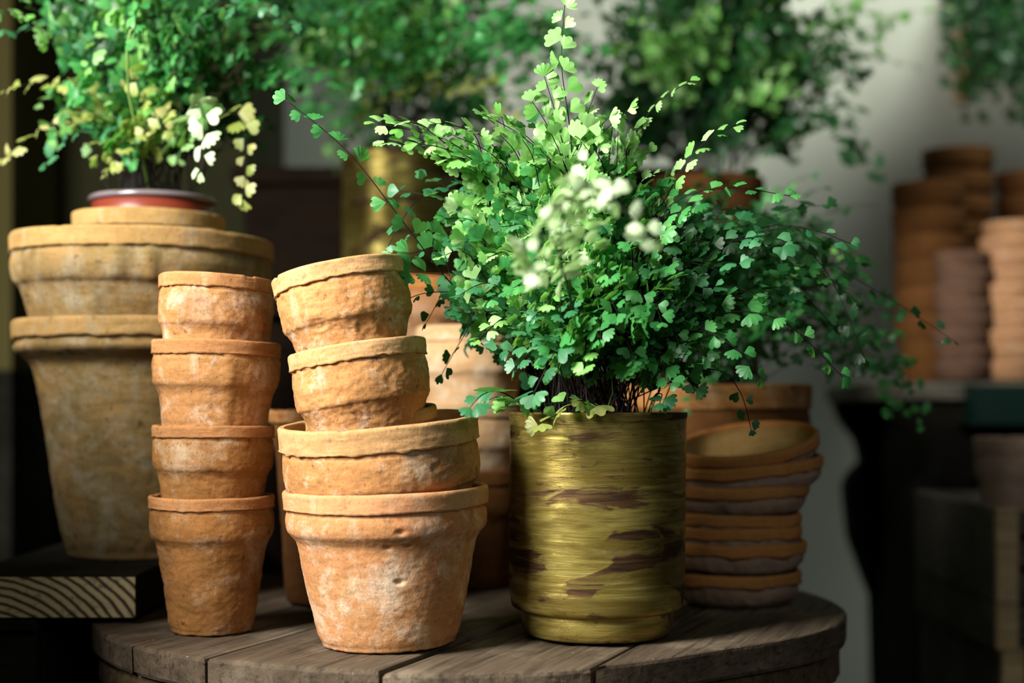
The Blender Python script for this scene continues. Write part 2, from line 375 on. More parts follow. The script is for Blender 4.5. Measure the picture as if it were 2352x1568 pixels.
# ------------------------------------------------------------------ shallow pans
def pan(label, rimc, Rr, Hh, Rb, mats, tilt=(0, 0), seed=0, res=1.0, band=0.33, group='stack of shallow saucers behind the brass pot', name='terracotta_saucer'):
    rot = Euler((R(tilt[0]), R(tilt[1]), 0))
    base = Vector(rimc) - rot.to_matrix() @ Vector((0, 0, Hh))
    root = thing(name, label, 'saucer', base, rot, group)
    segs = int(140 * res); sd = seed * 5.77; th = 0.0055 * Rr / 0.07
    zl = Hh * (1 - band)
    outer = interp([(Rr * 0.95, zl + Hh * 0.05), (Rr * 0.945, zl - Hh * 0.05), (Rr * 0.90 + Rb * 0.04, zl * 0.6), (Rr * 0.45 + Rb * 0.55, zl * 0.25), (Rb, zl * 0.05), (Rb * 0.96, 0)], int(30 * res))
    rows = [(Rr - th, zl + Hh * 0.05, 0)] + [(r, z, 1) for r, z in outer] + [(Rb * 0.5, 0.0004, 0), (0.0005, 0.0004, 0), (0.0005, th, 0), (Rb * 0.9, th, 0), (Rr * 0.86, zl * 0.55, 0), (Rr - th * 1.1, zl, 0)]
    def disp(a, r, z, wt):
        x, y = r * math.cos(a), r * math.sin(a)
        d = 0.0012 * fbm(x * 14 + sd, y * 14, z * 14, 2) + 0.0016 * fbm(x * 70 + sd, y * 70, z * 40 + x * 60, 4)
        return r + d, z
    V, f = lathe_grid(rows, segs, disp, close=True)
    mesh_obj('body', V, f, mats[0], root)
    ring = interp([(Rr - th, zl), (Rr - th * 0.95, Hh - th * 0.3), (Rr - th * 0.5, Hh), (Rr - th * 0.06, Hh - th * 0.35), (Rr, Hh - th), (Rr * 0.992, zl + Hh * 0.03)], int(26 * res))
    rows = [(r, z, 1) for r, z in ring] + [(Rr * 0.985, zl - 0.001, 3), (Rr * 0.95, zl - 0.0005, 1)]
    def disp2(a, r, z, wt):
        x, y = Rr * math.cos(a), Rr * math.sin(a)
        d = 0.0012 * fbm(x * 14 + sd, y * 14, z * 14, 2) + 0.0005 * fbm(x * 60 + sd, y * 60, z * 90, 3)
        zz = z + 0.0012 * fbm(x * 16 + sd, y * 16, 2.2, 3)
        if wt == 3:
            t_ = fbm(x * 55 + sd, y * 55, 4.4, 4); zz += 0.0030 * t_; d += 0.001 * abs(t_)
        return r + d, zz
    V, f = lathe_grid(rows, segs, disp2, close=True)
    mesh_obj('rim', V, f, mats[1], root)
    if len(mats) > 2:
        V, f = lathe_grid([(Rr - th * 1.04, Hh - th * 0.9, 0), (Rr - th * 1.2, zl, 0), (Rr * 0.85, zl * 0.6, 0), (Rb * 0.88, th + 0.0008, 0), (0.0005, th + 0.0008, 0)], segs)
        o = mesh_obj('inside', V, f, mats[2], root); o['label'] = 'pale ochre inside of the saucer'
    return root

# ------------------------------------------------------------------ maidenhair fern
rng = random.Random(11); nrg = np.random.RandomState(5)
def leaflet(lobes, half, arc, skew):
    V = [(0, 0, 0)]; mid = []; out = []
    for i in range(arc + 1):
        u = i / arc; a = -half + 2 * half * u + skew
        notch = abs(math.cos(math.pi * lobes * u)) ** 7 if 0.04 < u < 0.96 else 0.0
        r = 0.93 + 0.07 * math.sin(math.pi * u) - 0.17 * notch
        if u in (0.0, 1.0): r *= 0.80
        x, y = r * math.cos(a), r * math.sin(a)
        out.append((x, y, -0.20 * y * y - 0.13 * x * x + 0.035 * math.cos(2 * math.pi * lobes * u)))
        mid.append((x * 0.55, y * 0.55, -0.06 * y * y + 0.02))
    V += mid + out; n = arc + 1
    f = [[0, 1 + i, 2 + i] for i in range(arc)] + [[1 + i, 1 + n + i, 2 + n + i, 2 + i] for i in range(arc)]
    # thin back-to-front closed shape is not needed: real fronds are one cell sheet thick
    return np.array(V), [list(reversed(q)) for q in f]
HI = [leaflet(3, R(52), 16, R(4)), leaflet(4, R(58), 18, R(-5)), leaflet(3, R(44), 16, R(8)), leaflet(2, R(46), 12, R(0)), leaflet(4, R(64), 18, R(0)), leaflet(5, R(60), 20, R(-8))]
LO = [leaflet(3, R(52), 9, 0), leaflet(2, R(46), 7, R(5)), leaflet(3, R(60), 9, R(-6))]

def spline(ctrl, n):
    C = [np.array(c, float) for c in ctrl]; m = len(C); out = []
    for i in range(m - 1):
        p0 = C[max(i - 1, 0)]; p1 = C[i]; p2 = C[i + 1]; p3 = C[min(i + 2, m - 1)]
        k = max(3, n // (m - 1))
        for q in range(k):
            t = q / k
            out.append(0.5 * ((2 * p1) + (p2 - p0) * t + (2 * p0 - 5 * p1 + 4 * p2 - p3) * t * t + (3 * p1 - p0 - 3 * p2 + p3) * t ** 3))
    out.append(C[-1]); return np.array(out)

def unit(v): return v / (np.linalg.norm(v) + 1e-9)

def frond(root, ctrl, mat, leaf_len=0.013, pinnae=12, pin_len=0.05, start=0.4, templ=HI, up=(-0.35, -0.55, 0.75), jit=0.4, stem_r=0.00075, shape=0.75, stem_mat=None, dens=0.8):
    """One frond: black wiry stalk (sub-part stem) carrying side branches of fan-shaped leaflets."""
    org = np.array(root.location)
    P = spline(ctrl, 42) - org
    seg = np.linalg.norm(np.diff(P, axis=0), axis=1); s = np.concatenate([[0], np.cumsum(seg)]); L = s[-1]
    pos = lambda t: np.array([np.interp(t * L, s, P[:, k]) for k in range(3)])
    up = unit(np.array(up, float))
    V = []; Fc = []; nv = 0; st = MB(); st.tube(P, stem_r, stem_r * 0.45, 5)
    def put(p, d, nrm, size):
        nonlocal nv
        tv, tf = templ[rng.randrange(len(templ))]
        nrm = unit(nrm + nrg.normal(0, jit, 3)); x = unit(d + nrg.normal(0, 0.18, 3)); y = unit(np.cross(nrm, x)); z = np.cross(x, y)
        sz = size * rng.uniform(0.78, 1.18)
        q = tv * np.array([sz, sz * rng.uniform(0.85, 1.1), sz * rng.uniform(0.2, 1.6)])
        V.append(p + q[:, :1] * x + q[:, 1:2] * y + q[:, 2:] * z)
        Fc.extend([[i + nv for i in f] for f in tf]); nv += len(tv)
    for i in range(pinnae):
        t = start + (1 - start) * (i + 0.35 + 0.3 * rng.random()) / pinnae
        tt = (t - start) / (1 - start)
        p = pos(t); T = unit(pos(min(t + 0.02, 1)) - pos(max(t - 0.02, 0)))
        side = unit(np.cross(T, up)); nrm = unit(np.cross(side, T))
        sgn = 1 if i % 2 else -1
        plen = pin_len * ((1 - tt) ** shape * min(1.0, 0.45 + 2.4 * tt)) * rng.uniform(0.75, 1.2)
        ang = R(rng.uniform(42, 66))
        D = unit(T * math.cos(ang) + side * sgn * math.sin(ang) + nrm * rng.uniform(-0.15, 0.25))
        n = int(plen / (leaf_len * dens))
        if n < 2:
            put(p + D * leaf_len * 0.15, D, nrm, leaf_len * (0.95 - 0.3 * tt)); continue
        pts = []; c = p.copy(); dcur = D.copy()
        for q in range(n + 1):
            pts.append(c.copy()); dcur = unit(dcur + T * 0.07 + np.array([0, 0, -0.05])); c = c + dcur * plen / n
        st.tube(pts, stem_r * 0.5, stem_r * 0.25, 3)
        for q in range(1, n + 1):
            s2 = unit(np.cross(dcur, nrm)) * (1 if (q + i) % 2 else -1)
            dd = unit(dcur * 0.62 + s2 * 0.8)
            sz = leaf_len * (1.08 - 0.35 * q / n)
            put(pts[q] + dd * sz * 0.12, dd, nrm, sz)
            if rng.random() < 0.35: put(pts[q] - s2 * sz * 0.12, unit(dcur * 0.7 - s2 * 0.7), nrm, sz * 0.85)
        put(pts[-1], dcur, nrm, leaf_len * 0.85)
    T = unit(P[-1] - P[-3]); side = unit(np.cross(T, up)); put(P[-1], T, unit(np.cross(side, T)), leaf_len * 0.62)
    fo = mesh_obj('frond', np.concatenate(V).tolist(), Fc, mat, root)
    st.build('stem', stem_mat or M_STEM, fo, True)
    return fo

def arch(b, az, reach, height, droop, tw=0.0):
    b = Vector(b); d = Vector((math.cos(az), math.sin(az), 0)); e = Vector((-d.y, d.x, 0)) * tw
    z = Vector((0, 0, 1))
    return [b, b + d * reach * 0.18 + z * height * 0.48 + e * 0.2, b + d * reach * 0.48 + z * height * 0.88 + e * 0.5, b + d * reach * 0.78 + z * (height - droop * 0.25) + e * 0.8, b + d * reach + z * (height - droop) + e]

def soil_disc(root, r, z, name='soil'):
    V = [(0, 0, z + 0.004)]; f = []; n = 40; rings = 5
    for j in range(1, rings + 1):
        for k in range(n):
            a = 2 * math.pi * k / n; rr = r * j / rings
            V.append((rr * math.cos(a), rr * math.sin(a), z + 0.003 * noise.noise(Vector((rr * 90 * math.cos(a), rr * 90 * math.sin(a), z))) ))
    for k in range(n): f.append([0, 1 + k, 1 + (k + 1) % n])
    for j in range(rings - 1):
        for k in range(n):
            q = (k + 1) % n; a0 = 1 + j * n
            f.append([a0 + k, a0 + n + k, a0 + n + q, a0 + q])
    return mesh_obj(name, V, f, M_SOIL, root)

def tin(root, Rr, Hh, foot_r, foot_h, mat, seed, res=1.0):
    segs = int(160 * res); th = 0.0022; sd = seed * 3.1
    outer = interp([(Rr * 0.998, Hh), (Rr * 1.0, Hh - 0.002), (Rr * 0.985, Hh * 0.93), (Rr * 0.985, Hh * 0.8), (Rr * 0.985, Hh * 0.5), (Rr * 0.975, Hh * 0.25), (Rr * 0.965, foot_h * 1.5), (Rr * 0.945, foot_h * 1.12), (foot_r * 1.012, foot_h),
                    (foot_r, foot_h * 0.9), (foot_r * 0.99, foot_h * 0.4), (foot_r * 0.955, foot_h * 0.1), (foot_r * 0.92, 0.0)], int(90 * res))
    rows = [(r, z, 1) for r, z in outer] + [(foot_r * 0.5, 0.0005, 0), (0.0005, 0.0005, 0), (0.0005, 0.003, 0), (foot_r * 0.9, 0.003, 0), (foot_r - th, foot_h, 0), (Rr * 0.96 - th, foot_h * 1.5, 0), (Rr * 0.985 - th, Hh * 0.5, 0), (Rr - th, Hh - 0.0005, 0)]
    def disp(a, r, z, wt):
        x, y = r * math.cos(a), r * math.sin(a)
        return r + 0.0014 * fbm(x * 8 + sd, y * 8, z * 9, 2) + 0.00025 * fbm(x * 40 + sd, y * 40, z * 220, 3), z
    V, f = lathe_grid(rows, segs, disp, close=True)
    return mesh_obj('pot', V, f, mat, root)

# ------------------------------------------------------------------ setting
def struct(name, mb, mat):
    o = mb.build(name, mat); o['kind'] = 'structure'; return o
FLOOR_Z = -0.78
m = MB(); m.box(-1.9, 2.6, -0.6, 3.5, FLOOR_Z - 0.05, FLOOR_Z); struct('floor', m, M_FLOOR)
m = MB(); m.box(-1.2, 2.6, 3.3, 3.4, FLOOR_Z, 2.6); struct('wall_back', m, M_WALL)
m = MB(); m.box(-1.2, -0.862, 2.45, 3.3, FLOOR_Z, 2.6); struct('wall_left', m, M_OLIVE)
m = MB(); m.box(-1.2, -0.857, 2.435, 3.3, FLOOR_Z, 0.27); struct('trim_1', m, W_BLK)  # dark panel added to blacken the lower left wall, in place of shade

m = MB(); m.box(-1.1, -0.60, 0.9, 1.21, FLOOR_Z, 0.46); o = struct('shade_block_left', m, M_CUP)  # unseen block added at the left to shade the big pot and timber

# ------------------------------------------------------------------ spool table
CX, CY, TR = -0.042, 1.518, 0.390
TH = 0.029
def edge_r(a):
    d = (math.degrees(a) + 360) % 360
    dent = 0.030 * math.exp(-((d - 308) / 22) ** 2)
    return TR - dent
tab = thing('spool_table', 'round weathered cable spool table of dark planks carrying the pots and brass planter', 'table', (CX, CY, 0))
def disc_planks(z1, z0, rscale, heading, cuts, mat, name, seed):
    """Cuts a disc into planks running along heading; each plank one mesh in its own frame, x along the grain."""
    h = R(heading); ux = Vector((math.cos(h), math.sin(h), 0)); uy = Vector((-ux.y, ux.x, 0))
    for i in range(len(cuts) - 1):
        a, b = cuts[i] + 0.0016, cuts[i + 1] - 0.0016
        n = 26
        top = []; bot = []
        vs = [a + (b - a) * k / n for k in range(n + 1)]
        def ends(v):
            lo, hi = 0, 0.6
            res = []
            for sg in (-1, 1):
                lo, hi = 0.0, 0.6
                for _ in range(24):
                    mid = (lo + hi) / 2; q = ux * sg * mid + uy * v
                    r_ = edge_r(math.atan2(q.y, q.x)) * rscale
                    if q.length < r_: lo = mid
                    else: hi = mid
                res.append(sg * lo)
            return res
        good = [v for v in np.linspace(a, b, 400) if abs(ends(v)[1] - ends(v)[0]) > 0.03]
        if len(good) < 8: continue
        a, b = good[0], good[-1]
        vs = [a + (b - a) * k / n for k in range(n + 1)]
        cols = [ends(v) for v in vs]
        if max(abs(c[1] - c[0]) for c in cols) < 0.02: continue
        NX = 60
        V = []
        dz = 0.0012 * math.sin(seed * 3 + i * 2.1)
        for (zz, ch) in ((z0, 0.0), (z0 + 0.003, 1), (z1 - 0.0035 + dz, 1), (z1 - 0.001 + dz, 2), (z1 + dz, 3)):
            for j, v in enumerate(vs):
                e0, e1 = cols[j]
                ins = {0: 0.002, 1: 0.0, 2: 0.0014, 3: 0.0042}[int(ch)] if True else 0
                vv = min(max(v, a + ins), b - ins)
                lo = e0 + ins; hi = e1 - ins
                if hi < lo: lo = hi = (lo + hi) / 2
                wob = 0.0022 * fbm(v * 25 + seed, i * 3.3, zz * 60, 3)
                V.append((lo, lo + wob, hi + wob, vv, zz))
        # side walls along the outline loop
        k = n + 1; verts = []; faces = []
        def ring(l):
            out = [(V[l * k + j][2], V[l * k + j][3], V[l * k + j][4]) for j in range(k)]
            out += [(V[l * k + j][1], V[l * k + j][3], V[l * k + j][4]) for j in reversed(range(k))]
            return out
        for l in range(5): verts += ring(l)
        m2 = 2 * k
        for l in range(4):
            for j in range(m2):
                q = (j + 1) % m2
                faces.append([l * m2 + j, l * m2 + q, (l + 1) * m2 + q, (l + 1) * m2 + j])
        # bottom, and a gridded worn top
        for j in range(n): faces.append([j, m2 - 1 - j, m2 - 2 - j, j + 1])
        base = len(verts); o4 = 4 * m2
        for j in range(k):
            lo = Vector(verts[o4 + m2 - 1 - j]); hi = Vector(verts[o4 + j])
            for q in range(1, NX):
                t = q / NX; p = lo.lerp(hi, t)
                p.z += 0.0011 * fbm(p.x * 5 + seed + i * 4, p.y * 70, 0.5, 4) * min(1, q / 4, (NX - q) / 4) * min(1, j / 3, (n - j) / 3)
                verts.append(tuple(p))
        def vid(j, q):
            if q == 0: return o4 + m2 - 1 - j
            if q == NX: return o4 + j
            return base + j * (NX - 1) + q - 1
        for j in range(n):
            for q in range(NX):
                faces.append([vid(j, q), vid(j, q + 1), vid(j + 1, q + 1), vid(j + 1, q)])
        o = mesh_obj(name, verts, faces, mat, tab, False)
        o.rotation_euler = (0, 0, h)
        me = o.data
        me.polygons.foreach_set('use_smooth', [p.normal.z > 0.9 for p in me.polygons])
disc_planks(-0.0024, -TH, 1.0, 68, [-0.41, -0.236, -0.086, 0.076, 0.177, 0.41], W_TOP, 'plank', 1.0)
disc_planks(-TH - 0.0005, -TH - 0.032, 0.982, -22, [-0.40, -0.30, -0.17, -0.03, 0.11, 0.25, 0.40], W_UND, 'under_plank', 2.0)
n_st = 22
for i in range(n_st):
    a = 2 * math.pi * i / n_st; m = MB(); r0, r1 = 0.195, 0.215; hw = math.pi / n_st * 0.96
    zz0, zz1 = FLOOR_Z + 0.062, -TH - 0.0325
    v = [(r_ * math.cos(a + s_), r_ * math.sin(a + s_), z) for z in (zz0, zz1) for (r_, s_) in ((r0, -hw), (r1, -hw), (r1, hw), (r0, hw))]
    m.add(v, [[0, 3, 2, 1], [4, 5, 6, 7], [0, 1, 5, 4], [1, 2, 6, 5], [2, 3, 7, 6], [3, 0, 4, 7]])
    m.build('drum_stave', W_UND, tab)
V, f = lathe_grid([(0.001, FLOOR_Z + 0.0005, 0), (TR, FLOOR_Z + 0.0005, 0), (TR, FLOOR_Z + 0.06, 0), (0.001, FLOOR_Z + 0.06, 0)], 72)
mesh_obj('lower_disc', V, f, W_UND, tab, False)

# timber under the big pots
tx0, tx1, ty0, ty1, tz0, tz1 = -0.545, -0.366, 1.385, 1.93, 0.0015, 0.0445
tim = thing('timber_block', 'thick sawn timber with ring-striped end grain under the big mossy pots', 'timber', ((tx0 + tx1) / 2, (ty0 + ty1) / 2, tz0))
hx, hy = (tx1 - tx0) / 2, (ty1 - ty0) / 2
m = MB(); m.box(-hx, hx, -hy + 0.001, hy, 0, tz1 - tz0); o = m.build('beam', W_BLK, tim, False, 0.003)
m = MB(); m.box(-hx + 0.002, hx - 0.001, -hy - 0.0008, -hy + 0.0009, 0.002, tz1 - tz0 - 0.002); o = m.build('end_grain', W_END, tim); o['label'] = 'pale end grain with dark curved rings'

uc = thing('wooden_crate', 'black crate beneath the overhanging end of the sawn timber', 'crate', (-0.64, 1.66, FLOOR_Z))
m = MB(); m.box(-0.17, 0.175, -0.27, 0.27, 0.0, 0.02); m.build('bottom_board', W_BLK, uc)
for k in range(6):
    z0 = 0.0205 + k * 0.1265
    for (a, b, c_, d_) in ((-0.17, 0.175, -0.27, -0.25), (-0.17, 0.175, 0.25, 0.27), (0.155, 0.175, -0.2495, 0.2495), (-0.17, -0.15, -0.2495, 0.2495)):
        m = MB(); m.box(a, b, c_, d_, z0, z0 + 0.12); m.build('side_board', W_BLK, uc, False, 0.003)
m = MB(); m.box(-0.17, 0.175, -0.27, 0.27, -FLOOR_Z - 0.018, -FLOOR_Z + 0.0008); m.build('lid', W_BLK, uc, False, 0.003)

# ------------------------------------------------------------------ left stack of four small pots
SD = (T_BR, T_BRR)
pot('small brown terracotta pot at bottom of the four-pot stack, standing on the planks', at(486, 1136, 1.337), 0.0583, 0.127, 0.0385, SD, 0.085, 0.34, (0.5, 0), 1, 1, 1.0, dents=((R(262), 0.02, 0.006, 0.0012),))
pot('small terracotta pot second from bottom in the four-pot stack', at(490, 976, 1.337), 0.0568, 0.124, 0.0385, SD, 0.085, 0.36, (0, 0.6), 2, 1, 1.0)
pot('small streaked terracotta pot third from bottom in the four-pot stack', at(497, 786, 1.337), 0.0597, 0.127, 0.041, (T_SA, T_BRR), 0.10, 0.36, (-0.8, 1.4), 3, 1, 1.0, streak=1.0)
pot('small terracotta pot crowning the four-pot stack, notched beneath its collar', at(500, 640, 1.337), 0.0540, 0.118, 0.041, (T_SA, T_BRR), 0.10, 0.42, (-1.5, 3.0), 4, 1, 1.1)

# centre stack
pot('large orange terracotta pot with chalky patches at the front table edge, bottom of leaning stack', at(884, 1119, 1.257), 0.0902, 0.1365, 0.0600, (T_OR, T_ORR), 0.115, 0.31, (1.0, -1.5), 5, 1.25, 0.75, th=0.0068,
    dents=((R(283), 0.105, 0.006, 0.0025), (R(276), 0.092, 0.005, 0.002), (R(283), 0.062, 0.006, 0.003), (R(288), 0.093, 0.004, 0.002)))
pot('wide crusty terracotta pot sunk into the large orange pot', at(868, 964, 1.257), 0.0885, 0.137, 0.0550, (T_SA, T_SAR), 0.155, 0.44, (4.5, -4.0), 6, 1.25, 1.35, th=0.0065)
pot('dusky small terracotta pot sunk within the wide crusty pot, only its rim showing', at(850, 944, 1.272), 0.0590, 0.108, 0.036, (T_OL, T_OLR), 0.10, 0.36, (5, -6), 7, 0.7, 1.0)
pot('small leaning terracotta pot, second from top of the tilted stack', at(818, 797, 1.257), 0.0612, 0.118, 0.0365, (T_SA, T_SAR), 0.12, 0.46, (-1.5, -8.7), 8, 1.1, 1.5)
pot('small leaning terracotta pot on the very top of the tilted stack', at(777, 620, 1.257), 0.0590, 0.115, 0.038, (T_SA, T_SAR), 0.125, 0.46, (-3, -11.0), 9, 1.1, 1.5)

# pots standing behind
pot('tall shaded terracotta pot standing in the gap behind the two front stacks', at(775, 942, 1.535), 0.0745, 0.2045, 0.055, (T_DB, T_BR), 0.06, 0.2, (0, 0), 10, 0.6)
for i, (py, mats, lab) in enumerate([(1060, (T_BR, T_BRR), 'brown pot half hidden low behind the leaning stack, beneath the orange-rimmed pot'), (845, (T_BR, T_BRR), 'brown terracotta pot in the rear stack directly below the orange-rimmed pot'), (643, (T_OR, T_SR), 'orange-rimmed terracotta pot behind the topmost leaning pot, under the far brass planter')]):
    pot(lab, at(962, py, 1.80), 0.0745, (0.145, 0.165, 0.165)[i] if i else EYE - (1060 - 930) * 1.8 / F, 0.050, mats, 0.10, 0.34, (0, 0), 20 + i, 0.55)
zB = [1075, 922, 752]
for i, (py, lab) in enumerate([(zB[0], 'pot coloured dark for shade, mostly hidden beside the brass planter, foot of the rear pale stack'), (zB[1], 'pinkish pale pot whose rim peeks over the wide crusty pot'), (zB[2], 'pale chalky terracotta pot beside fern leaves, top of the rear pale stack')]):
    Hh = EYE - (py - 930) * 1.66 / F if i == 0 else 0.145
    pot(lab, at(1083, py, 1.66), 0.0645 if i != 1 else 0.068, Hh, 0.042, (T_LB, T_LB) if i else (T_DB, T_DB), 0.12, 0.40, (0, 0), 30 + i, 0.6, 0.8)  # foot pot's dark clay colour stands in for shade

# big mossy pots on the timber
BX = at(326, 740, 1.58).x
pot('big mossy ochre pot standing on the sawn timber, lowest of the large pots', (BX, 1.58, at(0, 741, 1.58).z), 0.139, at(0, 741, 1.58).z - tz1 - 0.0004, 0.080, (T_OL, T_OLR), 0.075, 0.185, (0, 0), 40, 1.0, 1.2, th=0.009, pinch=0.84)
pot('broad ochre pot with vertical runs set in the big mossy pot', (BX + 0.002, 1.58, at(0, 552, 1.58).z), 0.1425, 0.150, 0.100, (T_OL, T_OLR), 0.13, 0.36, (0, 0.8), 41, 1.0, 0.9, streak=1.6, th=0.009, pinch=0.915)
pot('ochre pot nested in the broad ochre pot and holding the red plastic pot', (BX + 0.008, 1.58, at(0, 497, 1.58).z), 0.083, 0.145, 0.058, (T_OL, T_OLR), 0.12, 0.3, (0, 0.5), 42, 0.7, 0.8)

# ------------------------------------------------------------------ saucer stack
SX, SY = 0.246, 1.525
rows_ = [  # rim height, dx, R, tilt, seed
    (0.034, -0.006, 0.0705, (0, 1 * -1.2)), (0.066, -0.003, 0.0715, (0, -0.6)), (0.083, -0.005, 0.0700, (0, -0.8)), (0.0965, -0.006, 0.0695, (0, 0.4)),
    (0.127, -0.001, 0.0725, (0.6, -1.5)), (0.151, 0.010, 0.0765, (2.5, -6.0)), (0.1745, 0.006, 0.0765, (11, -9.0))]
words_ = ['lowest saucer of the stack right of the brass planter, flat on the table planks', 'second saucer from the bottom of the stack right of the brass planter', 'third saucer from the bottom, squeezed between close rims, right of brass planter',
          'fourth saucer from the bottom of the seven right of the brass planter', 'fifth saucer from the bottom, wide mauve-grey side showing, right of brass planter', 'tilted saucer just under the open top one, with the widest overhanging rim', 'tilted empty saucer on top of the stack, showing its ochre inside']
for i, ((zr, dx, rr, tl), lab) in enumerate(zip(rows_, words_)):
    pan(lab, (SX + dx, SY, zr), rr, 0.0345, 0.053, (T_GR, T_SR) + ((T_IN,) if i == 6 else ()), tl, i + 1, 1.0)

# ------------------------------------------------------------------ main fern in brass planter
BXX, BYY = at(1371, 945, 1.317).x, 1.317
mf = thing('potted_fern', 'bright maidenhair fern in the scuffed brass planter at the front of the table', 'potted plant', (BXX, BYY, 0.0))
tin(mf, 0.0830, 0.2035, 0.0705, 0.0225, M_BR, 1)
soil_disc(mf, 0.0795, 0.183)
def rb(r=0.05):
    a = rng.uniform(0, 2 * math.pi); q = r * math.sqrt(rng.random())
    return Vector((BXX + q * math.cos(a), BYY + q * math.sin(a), 0.184))
def pxf(pts, mat, first=None, **kw):
    b = first or rb(0.045)
    kw['leaf_len'] = kw['leaf_len'] * 1.22; kw['pinnae'] = int(kw['pinnae'] * 1.1)
    kw['pin_len'] = kw['pin_len'] * 1.15
    return frond(mf, [b] + [at(*p) for p in pts], mat, **kw)
# fronds that stand out in the photograph
for e_, c_ in (((905, 275), 300), ((960, 330), 350), ((1010, 285), 310), ((880, 330), 340), ((1030, 365), 370)):
    pxf([(1150, 580, 1.28), (1120, 430, 1.26), (e_[0] + 80, c_, 1.245), (e_[0], e_[1], 1.235)], L_LIME, pinnae=24, pin_len=0.030, start=0.45, leaf_len=0.0150, jit=0.3)
for e_ in ((1222, 232), (1372, 200), (1400, 268), (1250, 175), (1350, 310), (1445, 250), (1110, 262)):
    pxf([(1320, 620, 1.27), (1310, 430, 1.25), ((1310 + e_[0]) / 2, (380 + e_[1]) / 2, 1.24), (e_[0], e_[1], 1.235)], L_LIME, pinnae=17, pin_len=0.030, start=0.5, leaf_len=0.0140, jit=0.35)
for e_ in ((1350, 400), (1450, 470)):
    pxf([(1330, 760, 1.22), (1310, 600, 1.12), ((1300 + e_[0]) / 2, e_[1] - 30, 1.05), (e_[0] + 20, e_[1] + 60, 1.03)], L_WHT, pinnae=11, pin_len=0.024, start=0.62, leaf_len=0.0115)
pxf([(1320, 600, 1.27), (1312, 330, 1.24), (1290, 150, 1.235), (1297, 12, 1.235)], L_LIME, pinnae=26, pin_len=0.046, start=0.36, leaf_len=0.0150, jit=0.35)
pxf([(1165, 760, 1.29), (1040, 655, 1.27), (930, 515, 1.25), (800, 350, 1.24), (655, 228, 1.235)], L_MID, pinnae=19, pin_len=0.036, start=0.36, leaf_len=0.0135, jit=0.3, shape=1.1)
pxf([(1140, 560, 1.29), (1110, 400, 1.27), (1040, 330, 1.25), (950, 300, 1.24), (862, 283, 1.24)], L_LIME, pinnae=26, pin_len=0.032, start=0.42, leaf_len=0.0160, jit=0.3)
pxf([(1180, 560, 1.28), (1175, 400, 1.26), (1160, 300, 1.25), (1150, 262, 1.25)], L_LIME, pinnae=16, pin_len=0.034, start=0.45, leaf_len=0.0155)
pxf([(1400, 560, 1.30), (1440, 360, 1.29), (1500, 248, 1.27), (1585, 185, 1.26)], L_LIME, pinnae=22, pin_len=0.028, start=0.42, leaf_len=0.0105)
pxf([(1430, 640, 1.28), (1520, 470, 1.26), (1600, 345, 1.24), (1690, 286, 1.24)], L_LIME, pinnae=20, pin_len=0.032, start=0.42, leaf_len=0.0120)
pxf([(1440, 640, 1.26), (1530, 480, 1.24), (1660, 432, 1.23), (1815, 450, 1.23)], L_MID, pinnae=18, pin_len=0.036, start=0.4, leaf_len=0.0115)
pxf([(1330, 760, 1.22), (1290, 600, 1.06), (1260, 500, 1.0), (1370, 430, 0.97), (1505, 550, 0.96)], L_WHT, pinnae=26, pin_len=0.040, start=0.54, leaf_len=0.0125, up=(-0.5, -0.5, 0.7))
pxf([(1300, 780, 1.22), (1290, 620, 1.05), (1290, 470, 0.97), (1255, 510, 0.94), (1225, 630, 0.93)], L_WHT, pinnae=10, pin_len=0.018, start=0.62, leaf_len=0.0130)
pxf([(1520, 800, 1.27), (1660, 720, 1.24), (1800, 740, 1.23), (1935, 865, 1.23)], L_MID, pinnae=18, pin_len=0.030, start=0.30, leaf_len=0.0130)
pxf([(1480, 820, 1.27), (1600, 760, 1.22), (1690, 800, 1.2), (1745, 868, 1.2)], L_MID, pinnae=14, pin_len=0.026, start=0.35, leaf_len=0.0125)
pxf([(1200, 930, 1.25), (1150, 900, 1.22), (1110, 905, 1.20), (1080, 935, 1.19)], L_BLUE, first=Vector((BXX - 0.04, BYY - 0.02, 0.185)), pinnae=9, pin_len=0.024, start=0.35, leaf_len=0.0165)
pxf([(1290, 860, 1.23), (1290, 790, 1.20), (1270, 815, 1.185), (1225, 905, 1.18)], L_BLUE, pinnae=10, pin_len=0.022, start=0.4, leaf_len=0.0165)
pxf([(1360, 925, 1.24), (1320, 925, 1.225), (1290, 945, 1.22), (1235, 975, 1.215)], L_YEL, first=Vector((BXX + 0.03, BYY - 0.04, 0.186)), pinnae=7, pin_len=0.015, start=0.4, leaf_len=0.0140, jit=0.55)
pxf([(1350, 930, 1.24), (1300, 925, 1.235), (1240, 930, 1.235), (1160, 935, 1.24)], L_LIME, first=Vector((BXX + 0.04, BYY - 0.03, 0.186)), pinnae=10, pin_len=0.020, start=0.3, leaf_len=0.0135, jit=0.6)
pxf([(1500, 915, 1.25), (1520, 905, 1.23), (1515, 925, 1.22)], L_BLUE, first=Vector((BXX + 0.04, BYY - 0.03, 0.185)), pinnae=5, pin_len=0.015, start=0.4, leaf_len=0.0135)
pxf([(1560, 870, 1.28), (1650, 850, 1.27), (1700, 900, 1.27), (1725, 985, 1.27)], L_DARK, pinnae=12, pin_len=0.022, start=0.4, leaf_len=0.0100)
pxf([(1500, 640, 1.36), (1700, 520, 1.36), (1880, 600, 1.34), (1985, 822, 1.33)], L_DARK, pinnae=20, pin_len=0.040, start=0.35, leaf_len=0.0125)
pxf([(1520, 660, 1.42), (1780, 560, 1.44), (2000, 660, 1.42), (2190, 782, 1.40)], L_DARK, pinnae=22, pin_len=0.040, start=0.35, leaf_len=0.0120)
